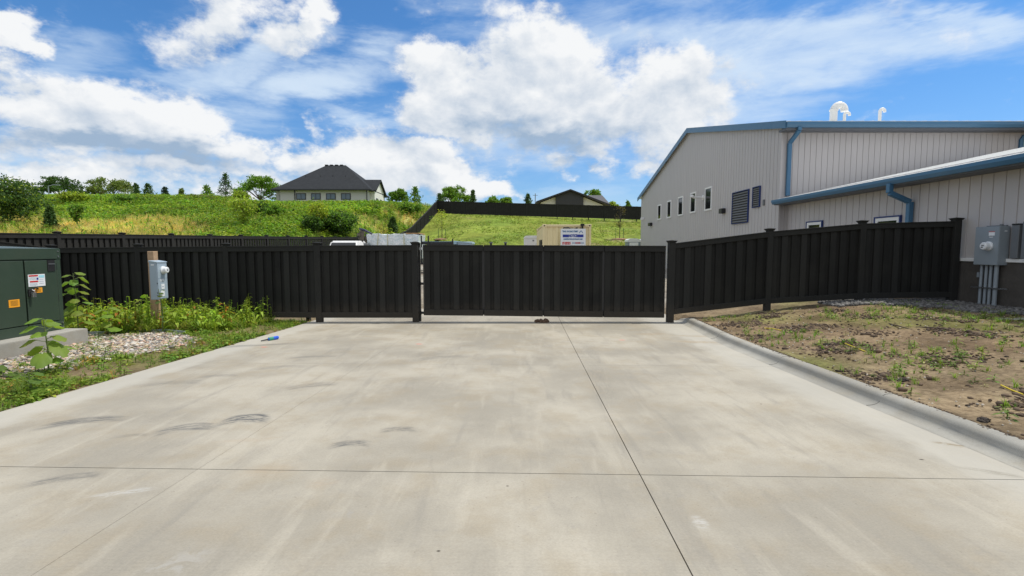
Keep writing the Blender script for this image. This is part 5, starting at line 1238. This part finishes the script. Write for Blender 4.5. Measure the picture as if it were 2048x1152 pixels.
# ------------------------------------------------------------------ scattering templates (stuff)
def scatter(name, tmpls, P, rot, sc, cols, m, k, kind='stuff', label=None, tilt=None, vcol=None):
    """templates: list of (verts Nx3, faces Mxk); one mesh"""
    Vs, Fs, Cs = [], [], []; off = 0; which = RNG.integers(0, len(tmpls), len(P))
    for ti, (tv, tf, tcol) in enumerate(tmpls):
        s = np.where(which == ti)[0]
        if not len(s): continue
        c, sn = np.cos(rot[s]), np.sin(rot[s]); v = tv[None]*sc[s][:, None, :]
        x = v[..., 0]*c[:, None]-v[..., 1]*sn[:, None]; y = v[..., 0]*sn[:, None]+v[..., 1]*c[:, None]
        V = np.stack([x, y, v[..., 2]], -1)+P[s][:, None, :]
        F = tf[None]+(np.arange(len(s))*len(tv))[:, None, None]+off
        Vs.append(V.reshape(-1, 3)); Fs.append(F.reshape(-1, k)); Cs.append((cols[s][:, None, :]*tcol[None, :, None]).reshape(-1, 3)); off += len(s)*len(tv)
    me = np_mesh(name, np.concatenate(Vs), np.concatenate(Fs), k); colour_attr(me, np.concatenate(Cs))
    o = obj(name, me, m, kind=kind)
    if label: o['label'] = label
    return o
def grass_tuft(nb, h, lean, w, seed):
    r = np.random.default_rng(seed); V = []; F = []
    for b in range(nb):
        a = r.uniform(0, 6.28); ln = lean*r.uniform(.3, 1.3); hh = h*r.uniform(.5, 1.1); ww = w*r.uniform(.7, 1.2); bx, by = r.normal(0, .12*h, 2)
        d = np.array([math.cos(a), math.sin(a)]); sd = np.array([-d[1], d[0]])*ww/2; o = len(V)
        for j, f in enumerate((0, .4, .75, 1.0)):
            c = np.array([bx, by])+d*ln*f*f; z = hh*(f-.25*f*f*ln/h); k = (1, .85, .55, .05)[j]
            V += [[c[0]-sd[0]*k, c[1]-sd[1]*k, z], [c[0]+sd[0]*k, c[1]+sd[1]*k, z]]
        F += [[o+2*j, o+2*j+1, o+2*j+3, o+2*j+2] for j in range(3)]
    V = np.array(V); return V, np.array(F), np.ones(len(V))
def broad_weed(nl, h, size, seed, spread=.5, droop=.35):
    """stem with lobed-ish broad leaves: each leaf 2 quads folded on its midrib"""
    r = np.random.default_rng(seed); V = []; F = []; C = []
    for b in range(nl):
        a = b*2.4+r.uniform(-.4, .4); f = (b+1)/nl; z = h*f*r.uniform(.85, 1.05); L = size*(1.15-.55*f)*r.uniform(.75, 1.2); d = np.array([math.cos(a), math.sin(a)]); sd = np.array([-d[1], d[0]])
        st = spread*L*.5; base = d*st; o = len(V); w = L*r.uniform(.34, .5); dz = -droop*L*r.uniform(.3, 1.4); up = L*.12
        pts = [(0, 0, 0), (.35, 1, up*.6), (.72, .72, up*.2+dz*.4), (1, 0, dz), (.72, -.72, up*.2+dz*.4), (.35, -1, up*.6), (.4, 0, 0), (.72, 0, dz*.45)]
        for (u, s, zz_) in pts: q = base+d*u*L+sd*s*w/2; V.append([q[0], q[1], z+zz_])
        F += [[o, o+6, o+1, o], [o+1, o+6, o+7, o+2], [o+2, o+7, o+3, o+2], [o, o+5, o+6, o], [o+5, o+4, o+7, o+6], [o+4, o+3, o+7, o+4]]
        C += [r.uniform(.8, 1.2)]*8
        o = len(V); tw = .006*size/.12
        V += [[-tw, 0, z*.6], [tw, 0, z*.6], [base[0]+sd[0]*tw, base[1]+sd[1]*tw, z], [base[0]-sd[0]*tw, base[1]-sd[1]*tw, z]]; F.append([o, o+1, o+2, o+3]); C += [.9]*4
    o = len(V); tw = .007*size/.12
    for (dx, dy) in ((1, 0), (0, 1)):
        o = len(V); V += [[-tw*dx, -tw*dy, -.03], [tw*dx, tw*dy, -.03], [tw*dx*.5, tw*dy*.5, h], [-tw*dx*.5, -tw*dy*.5, h]]; F.append([o, o+1, o+2, o+3]); C += [.8]*4
    # degenerate quads -> split into tris
    V = np.array(V); T = []
    for f in F:
        u = []
        for i in f:
            if i not in u: u.append(i)
        if len(u) == 3: T.append(u)
        else: T += [[u[0], u[1], u[2]], [u[0], u[2], u[3]]]
    return V, np.array(T), np.array(C)
def pebble(seed, sub=1):
    bm = bmesh.new(); bmesh.ops.create_icosphere(bm, subdivisions=sub, radius=1); r = random.Random(seed)
    for v in bm.verts: v.co *= r.uniform(.78, 1.15)
    V = np.array([v.co[:] for v in bm.verts]); F = np.array([[v.index for v in f.verts] for f in bm.faces]); bm.free(); return V, F, np.ones(len(V))
def sample(n, fn, x0, x1, y0, y1):
    P = []
    while len(P) < n:
        x = RNG.uniform(x0, x1, 4000); y = RNG.uniform(y0, y1, 4000); k = RNG.random(4000) < fn(x, y); P += list(zip(x[k], y[k]))
    P = np.array(P[:n]); return np.column_stack([P, H(P[:, 0], P[:, 1])])
ones = lambda n, s: np.repeat(s[:, None], 3, 1)
# river stones between pad and driveway
def in_gravel(x, y):
    inner = -6.45+.18*(y-7.4)+.12*np.sin(y*3)-.25*np.clip(7.0-y, 0, 3)-1.6*np.clip(y-9.9, 0, 1)
    d = np.clip((inner-x)/.45, 0, 1)
    return ((y > 5.6) & (y < 10.75+.15*np.sin(x*2)) & ~((x < -8.1) & (y < 9.42)) & (x > -10.4))*d*(y < 10.7)
n = 12000; P = sample(n, in_gravel, -10.4, -6, 5.6, 10.9); P[:, 2] += RNG.uniform(-.005, .03, n)
pal = np.array([(.46, .43, .37), (.34, .28, .22), (.60, .57, .52), (.30, .25, .22), (.50, .38, .24), (.16, .14, .13), (.62, .55, .44), (.30, .28, .26), (.17, .15, .13), (.40, .31, .22), (.55, .35, .26)])
s = RNG.uniform(.010, .034, n)*(1+.6*(RNG.random(n) < .06))
scatter('river_stones', [pebble(i) for i in range(6)], P, RNG.uniform(0, 6.28, n), np.column_stack([s*RNG.uniform(.9, 1.6, n), s, s*RNG.uniform(.5, .8, n)]), pal[RNG.integers(0, len(pal), n)]*RNG.uniform(.8, 1.15, (n, 1)), M_STONE, 3, label='multicoloured river stones around the transformer pad')
# dark crushed stone at the wing
n = 5200; P = sample(n, lambda x, y: (x > 8.9+.9*np.clip(11.6-y, 0, 3)*.55-.0*y+.25*np.sin(y*4)+.5*(y < 11.3)-1.2*(y > 12.0))*1.0*(x < 11.2), 7.9, 11.2, 9.6, 13.0); P[:, 2] += RNG.uniform(-.01, .04, n)
s = RNG.uniform(.025, .06, n)
scatter('crushed_stone', [pebble(20+i) for i in range(6)], P, RNG.uniform(0, 6.28, n), np.column_stack([s*1.2, s, s*.75]), np.array([(.125, .12, .115)])*RNG.uniform(.5, 1.6, (n, 1)), M_STONE, 3, label='dark crushed stone strip along the building wall')
# edging strip
pts = [(-9.6, 9.6), (-9.3, 10.5), (-8.6, 10.85), (-7.5, 10.72), (-6.9, 10.45)]
mb = MB()
for a, b in zip(pts[:-1], pts[1:]): mb.beam((a[0], a[1], Hs(*a)+.03), (b[0], b[1], Hs(*b)+.03), .018, .10)
o = mb.build('garden_edging', M_GREYBOX); tag(o, 'grey strip edging along the back of the river stones', 'edging')

def clod_cols(n): return np.array([(.085, .058, .038)])*RNG.uniform(.5, 1.9, (n, 1))
lawnmask = lambda x, y: ((x > right_edge(y)+.16) & (x < 10.6) & (y < 12.5))*1.0
def clodmask(x, y):
    v = vnoise(x, y, .55, 5); edge = np.exp(-(x-right_edge(y)-.2)/.8)
    return lawnmask(x, y)*np.clip(S(v, .58, .85)+.5*edge*S(v, .4, .7)+.03+.5*S(y, 5.5, 3.5)*S(v, .4, .7), 0, 1)
n = 8500; P = sample(n, clodmask, 4, 10.6, 3.2, 12.6); s = RNG.uniform(.006, .026, n)*(1+1.0*(RNG.random(n) < .05)); P[:, 2] += s*.2
scatter('soil_clods', [pebble(40+i) for i in range(6)], P, RNG.uniform(0, 6.28, n), np.column_stack([s*1.3, s, s*.7]), clod_cols(n), M_CLOD, 3, label='dark crumbs of soil scattered over the bare lawn')
n = 700; yk = RNG.uniform(3.2, 12.2, n*3); yk = yk[RNG.random(n*3) < S(vnoise(yk*0, yk, .7, 15), .35, .8)+.08][:n]; n = len(yk)
P = np.column_stack([right_edge(yk)+.12-np.abs(RNG.normal(0, .035, n)), yk, -.019*yk+.131]); s = RNG.uniform(.004, .012, n)
scatter('kerb_crumbs', [pebble(80+i) for i in range(4)], P, RNG.uniform(0, 6.28, n), np.column_stack([s*1.2, s, s*.6]), clod_cols(n), M_CLOD, 3, label='crumbs of soil spilled on the back of the kerb')
n = 900; P = sample(n, lambda x, y: lawnmask(x, y)*.6, 4, 10.6, 3.2, 12.6); s = RNG.uniform(.006, .016, n); P[:, 2] += s*.3
scatter('small_stones', [pebble(60+i) for i in range(4)], P, RNG.uniform(0, 6.28, n), ones(n, s), np.array([(.45, .40, .33)])*RNG.uniform(.6, 1.3, (n, 1)), M_STONE, 3, label='small pale stones in the bare soil')
# dry straw bits
n = 4200; P = sample(n, lambda x, y: lawnmask(x, y)*S(vnoise(x, y, .9, 8), .3, .7), 4, 10.6, 3.2, 12.6); P[:, 2] += .008
st_t = []
for i in range(3):
    V = np.array([[-1, -.05, 0], [1, -.03, .05], [1, .03, .05], [-1, .05, 0]], float); st_t.append((V, np.array([[0, 1, 2, 3]]), np.ones(4)))
s = RNG.uniform(.02, .07, n); scatter('straw', st_t, P, RNG.uniform(0, 6.28, n), ones(n, s), np.array([(.36, .27, .15)])*RNG.uniform(.3, 1.3, (n, 1)), M_LEAF, 4, label='dry straw bits on the bare soil')
# weeds on the bare lawn
def weedmask(x, y): return lawnmask(x, y)*np.clip(S(vnoise(x, y, 1.1, 6), .45, .85)+.10+.35*S(x-6.5, 0, 3), 0, 1)
tf = [grass_tuft(12, .13, .10, .008, i) for i in range(5)]
n = 480; P = sample(n, weedmask, 4.3, 10.4, 3.2, 12.4); s = RNG.uniform(.35, 1.15, n); P[:, 2] -= .01
scatter('lawn_grass', tf, P, RNG.uniform(0, 6.28, n), ones(n, s), vary((.18, .29, .035), n, .2, .1), M_LEAF, 4, label='sparse green grass tufts in the bare soil')
bw = [broad_weed(7, .10, .09, i, droop=.15) for i in range(5)]
n = 700; P = sample(n, weedmask, 4.3, 10.4, 3.2, 12.4); s = RNG.uniform(.35, 1.0, n)
scatter('lawn_weeds', bw, P, RNG.uniform(0, 6.28, n), ones(n, s), vary((.21, .30, .06), n, .25, .1, alt=(.34, .32, .14), altp=.2), M_LEAF, 3, label='low leafy weeds in the bare soil')
# yellow utility flags/ribbons on the soil
for i, (pts_, lb) in enumerate(((((1528, 657), (1546, 658), (1563, 662)), 'thin yellow ribbon on the soil near the right fence'), (((1690, 688), (1712, 697), (1730, 704)), 'thin yellow ribbon on the soil in the middle of the bare lawn'), (((2002, 772), (2025, 783), (2046, 791)), 'thin yellow ribbon on the soil at the right edge'))):
    mb = MB(); q = []
    for (a, b) in pts_:
        u, f, w = ray(a, b)
        for k in range(1, 4000):
            t = k*.005*1.0
            if CAM_Z+w*t*1.0 < Hs(u*t, f*t)+.012: break
        q.append((u*t, f*t, Hs(u*t, f*t)+.022))
    mb.tube(q, .008, 5); o = mb.build('ribbon', simple('yellow_ribbon', (.62, .48, .03), .6)); tag(o, lb, 'ribbon', 'yellow ribbons on the soil')

def soil_at(a, b):
    u, f, w = ray(a, b)
    for k in range(1, 4000):
        t = k*.005
        if CAM_Z+w*t < Hs(u*t, f*t)+.005: break
    return Vector((u*t, f*t, Hs(u*t, f*t)))
for (pa, pb, lb) in (((1778, 648), (1822, 660), 'short dark stick lying on the bare soil, nearest the right fence'), ((1832, 655), (1912, 661), 'long thin dark stick lying on the bare soil')):
    a, b = soil_at(*pa), soil_at(*pb); m_ = (a+b)/2+Vector((0, .05, .02)); o = MB().tube([a+Vector((0, 0, .012)), m_, b+Vector((0, 0, .012))], [.012, .014, .007], 6).build('stick', M_BARK); tag(o, lb, 'stick', 'sticks on the soil')
M_DSOIL = simple('dark_wet_soil', (.035, .026, .020), .95, var=.5, nscale=30, bump=.8)
for i, (px, py, r, lb) in enumerate(((1806, 762, .055, 'black lump of soil with pale grit before it, middle of the bare lawn'), (1962, 842, .06, 'low dark heap of soil next to the kerb, lower right'), (1655, 690, .05, 'small dark soil lump in the upper middle of the lawn'), (1520, 672, .055, 'dark soil lump near the kerb by the first right fence panel'))):
    p = soil_at(px, py); o = clump('soil_lump', p, r, r*.8, r*.55, 16, M_DSOIL, 50+i); tag(o, lb, 'soil lump', 'dark soil lumps on the lawn')

# left verge: grass, broad weeds
def lv(x, y): return ((x < left_edge(y)-.03) & (y < 12.9) & ~((x < -8.05) & (y < 9.5)))*1.0
def verge(x, y):
    g_ = in_gravel(x, y); d = left_edge(y)-x
    return lv(x, y)*np.clip((.12+.88*S(vnoise(x, y, .7, 9), .35, .7))*(1-.88*g_), .015, 1)
n = 3900; P = sample(n, verge, -11.5, -4.9, 1.8, 12.9); s = RNG.uniform(.35, .95, n); P[:, 2] -= .01
scatter('verge_grass', tf, P, RNG.uniform(0, 6.28, n), ones(n, s), vary((.20, .29, .042), n, .25, .12, alt=(.36, .22, .08), altp=.10), M_LEAF, 4, label='green grass along the left edge of the driveway')
n = 3300; P = sample(n, verge, -11.5, -4.9, 1.8, 12.9); s = RNG.uniform(.4, 1.1, n)
scatter('verge_weeds', bw, P, RNG.uniform(0, 6.28, n), ones(n, s), vary((.21, .31, .045), n, .25, .12, alt=(.38, .22, .05), altp=.06), M_LEAF, 3, label='low leafy weeds along the left edge of the driveway')
# the tall weed bed between transformer, meter pedestal and fence
def bed(x, y):
    return ((x > -10.5) & (x < -5.9-.45*(12.6-y)) & (y > 10.75) & (y < 12.75))*np.clip(.25+S(-x, 5.8, 7.3), 0, 1)
bt = [broad_weed(11, .42, .17, 30+i, droop=.5) for i in range(6)]; bl = [broad_weed(16, .55, .11, 50+i, spread=.3, droop=.3) for i in range(4)]
n = 400; P = sample(n, bed, -10.5, -5.6, 10.7, 12.75); s = RNG.uniform(.55, 1.35, n)
scatter('weed_bed', bt+bl, P, RNG.uniform(0, 6.28, n), ones(n, s), vary((.30, .40, .05), n, .25, .1, alt=(.45, .19, .03), altp=.03), M_LEAF, 3, label='tall leafy weeds in front of the left fence')
n = 1500; P = sample(n, bed, -10.5, -5.4, 10.6, 12.7); s = RNG.uniform(1.2, 2.6, n)
scatter('tall_grass', tf, P, RNG.uniform(0, 6.28, n), ones(n, s), vary((.27, .36, .055), n, .25, .1, alt=(.42, .36, .14), altp=.12), M_LEAF, 4, label='tall grass mixed in the weeds by the left fence')

def single_plant(name, label, x, y, tm, s, col, group=None):
    V, F, C = tm; z = Hs(x, y); a = RNG.uniform(0, 6.28); c, sn = math.cos(a), math.sin(a)
    VV = np.column_stack([V[:, 0]*c-V[:, 1]*sn, V[:, 0]*sn+V[:, 1]*c, V[:, 2]])*s+np.array([x, y, z])
    me = np_mesh(name, VV, F, F.shape[1]); colour_attr(me, np.clip(np.array([col])*C[:, None], 0, 1))
    o = obj(name, me, M_LEAF); return tag(o, label, 'plant', group)
def big_plant(name, label, x, y, h, size, leaves, seed, col, droop=.55, stemcol=(.12, .16, .05)):
    """individual plant with palmate lobed leaves on stalks"""
    r = random.Random(seed); t = thing(name, label, 'plant', (x, y, Hs(x, y))); z0 = Hs(x, y)
    mb = MB(); top = Vector((x+r.uniform(-.04, .04), y, z0+h)); mb.tube([(x, y, z0-.03), (x+.015, y, z0+h*.5), top], [.012, .010, .005], 7)
    V = []; F = []; C = []
    for k in range(leaves):
        f = .22+.78*(k+.5)/leaves; a = k*2.4+r.uniform(-.5, .5); st = size*r.uniform(.5, 1.0)*(1.2-.5*f)
        b0 = Vector((x, y, z0+h*f)); b1 = b0+Vector((math.cos(a)*st, math.sin(a)*st, st*.35)); mb.tube([b0, b1], [.005, .003], 5)
        L = size*r.uniform(.8, 1.15)*(1.1-.3*f); d = Vector((math.cos(a), math.sin(a), 0)); sd = Vector((-d.y, d.x, 0)); o = len(V)
        tilt = droop*r.uniform(.6, 1.9); N = 22; V.append(b1+d*L*.25); C.append(col)
        cc = [c_*r.uniform(.8, 1.2) for c_ in col]
        for j in range(N):
            th = 2*math.pi*j/N; lob = .72+.28*abs(math.cos(2.5*th))**.7-.35*(abs(abs(th-math.pi) ) < .3)
            lob *= 1+.06*math.sin(9*th+seed)
            u_ = .25+.62*lob*math.cos(th); s_ = .60*lob*math.sin(th)
            rad = math.hypot(u_-.25, s_); V.append(b1+d*L*u_+sd*L*s_+Vector((0, 0, -tilt*L*max(0, u_)*.8-.25*L*s_*s_+.03*L*math.cos(5*th)))); C.append(cc)
        F += [(o, o+1+j, o+1+(j+1) % N) for j in range(N)]
    mb.build('stem', simple('green_stem', stemcol, .6), t)
    me = np_mesh('foliage', np.array([tuple(v) for v in V]), np.array(F), 3); colour_attr(me, np.array(C)); o = obj('foliage', me, M_LEAF, t)
    return t
big_plant('maple_seedling', 'young maple like plant with big lobed leaves before the transformer pad', -6.55, 6.95, .80, .19, 16, 4, (.22, .32, .05), .8)
big_plant('weed_plant', 'leafy green weed at the concrete edge, bottom left', -5.75, 5.85, .26, .13, 9, 9, (.13, .20, .03))
big_plant('weed_plant', 'broad leaved weed among the stones below the maple like plant', -6.9, 6.6, .22, .15, 6, 12, (.11, .18, .03))
big_plant('hollyhock', 'tall jagged leaved plant growing right beside the transformer', -8.85, 10.1, 1.35, .18, 22, 21, (.20, .30, .045), .8)
big_plant('weed_plant', 'broad leaved weed at the rear corner of the transformer', -8.55, 10.5, .62, .20, 9, 22, (.22, .32, .045))
big_plant('weed_plant', 'round topped broad leaved weed halfway between transformer and meter pedestal', -8.9, 12.1, .75, .20, 10, 26, (.22, .32, .045))
big_plant('weed_plant', 'slender weed rising in front of the meter pedestal', -7.55, 10.7, .95, .09, 12, 31, (.10, .16, .03))
big_plant('weed_plant', 'leafy weed just right of the meter pedestal', -7.3, 11.6, .52, .14, 10, 33, (.12, .19, .03))
for i, (x, y) in enumerate(((-5.72, 5.7), (-6.02, 6.1))):
    single_plant('grass_clump', ('arching grass clump touching the slab edge, bottom left', 'arching grass clump just behind the first one, bottom left')[i], x, y, grass_tuft(34, .26, .2, .011, 90+i), 1.1, (.13, .20, .03), 'grass clumps at the slab edge')

# hillside vegetation: many leaf clusters, dense near the fence, thinner far away
def hillscatter(name, n, mask, size, col, alt, altp, tm, k, label, ymin=16, ymax=98, h=1.0, xr=1.3, v=.25, pwr=.45):
    P = []
    while len(P) < n:
        y = ymin*(ymax/ymin)**RNG.random(6000); az = RNG.uniform(-xr, .02, 6000); x = az*y
        kk = RNG.random(6000) < mask(x, y)*(x < fence_x(y)-.5); P += list(zip(x[kk], y[kk]))
    P = np.array(P[:n]); P = np.column_stack([P, H(P[:, 0], P[:, 1])-.03])
    s = size*RNG.uniform(.55, 1.35, n)*(P[:, 1]/40)**pwr
    c = vary(col, n, v, .12, alt, altp); c *= (.55+.5*vnoise(P[:, 0], P[:, 1], 3.2, 12)+.4*vnoise(P[:, 0], P[:, 1], 8, 13))[:, None]
    scatter(name, tm, P, RNG.uniform(0, 6.28, n), np.column_stack([s, s, s*h]), c, M_LEAF, k, label=label)
clu = [broad_weed(9, .55, .42, 70+i, spread=.6, droop=.25) for i in range(5)]
tall = [grass_tuft(12, 1.0, .45, .045, 80+i) for i in range(4)]
tanm = lambda x, y: S(y, 22, 34)*(1-S(y+3*np.sin(x*.25), 52, 60))*S(-x/y, .52, .68)
near_f = lambda x, y: S(fence_x(y)-x, 10, 3)*S(y, 50, 58)
hillscatter('field_plants', 19000, lambda x, y: np.clip(S(vnoise(x, y, 3.0, 21), .25, .55)*(1-.96*tanm(x, y))*(1-.75*near_f(x, y))+.05, 0, 1), 1.05, (.17, .29, .035), (.30, .36, .05), .28, clu, 3, 'leafy green plants covering the hillside field', ymin=34)
hillscatter('field_grass', 6500, lambda x, y: np.clip(.25+S(vnoise(x, y, 5.0, 22), .4, .8), 0, 1)*(1-.7*tanm(x, y)), .62, (.22, .31, .045), (.36, .31, .11), .15, tall, 4, 'long green grass of the hillside field', ymin=34)
hillscatter('dry_grass', 11000, lambda x, y: np.clip(tanm(x, y)+.35*near_f(x, y)+.04, 0, 1)*np.clip(.3+S(vnoise(x, y, 2.5, 23), .3, .6), 0, 1), .55, (.66, .50, .20), (.42, .42, .12), .15, tall, 4, 'dry tan grass in the lower field', ymin=30)
def crest(x, y): return S(y, 84, 92)*(1-S(y, 97, 100))
hillscatter('crest_grass', 2600, lambda x, y: crest(x, y)*np.clip(S(vnoise(x, y, 4, 24), .3, .6), .1, 1), .42, (.28, .24, .13), (.17, .24, .05), .5, tall, 4, 'tall faded weeds along the top of the hill', ymin=84, ymax=99)
# mown slope inside the fence
P = []
while len(P) < 9000:
    y = RNG.uniform(44, 77, 4000); x = RNG.uniform(-13, 26, 4000); kk = (x > fence_x(y)+.4) & (RNG.random(4000) < S(vnoise(x, y, 2.6, 31), .25, .6)); P += list(zip(x[kk], y[kk]))
P = np.array(P[:9000]); P = np.column_stack([P, H(P[:, 0], P[:, 1])-.01]); n = len(P); s = RNG.uniform(.25, .6, n)
scatter('slope_grass', [grass_tuft(10, .45, .35, .05, 100+i) for i in range(4)], P, RNG.uniform(0, 6.28, n), np.column_stack([s, s, s*.7]), vary((.19, .26, .038), n, .25, .1, (.34, .29, .10), .15), M_LEAF, 4, label='short uneven grass on the mown slope')
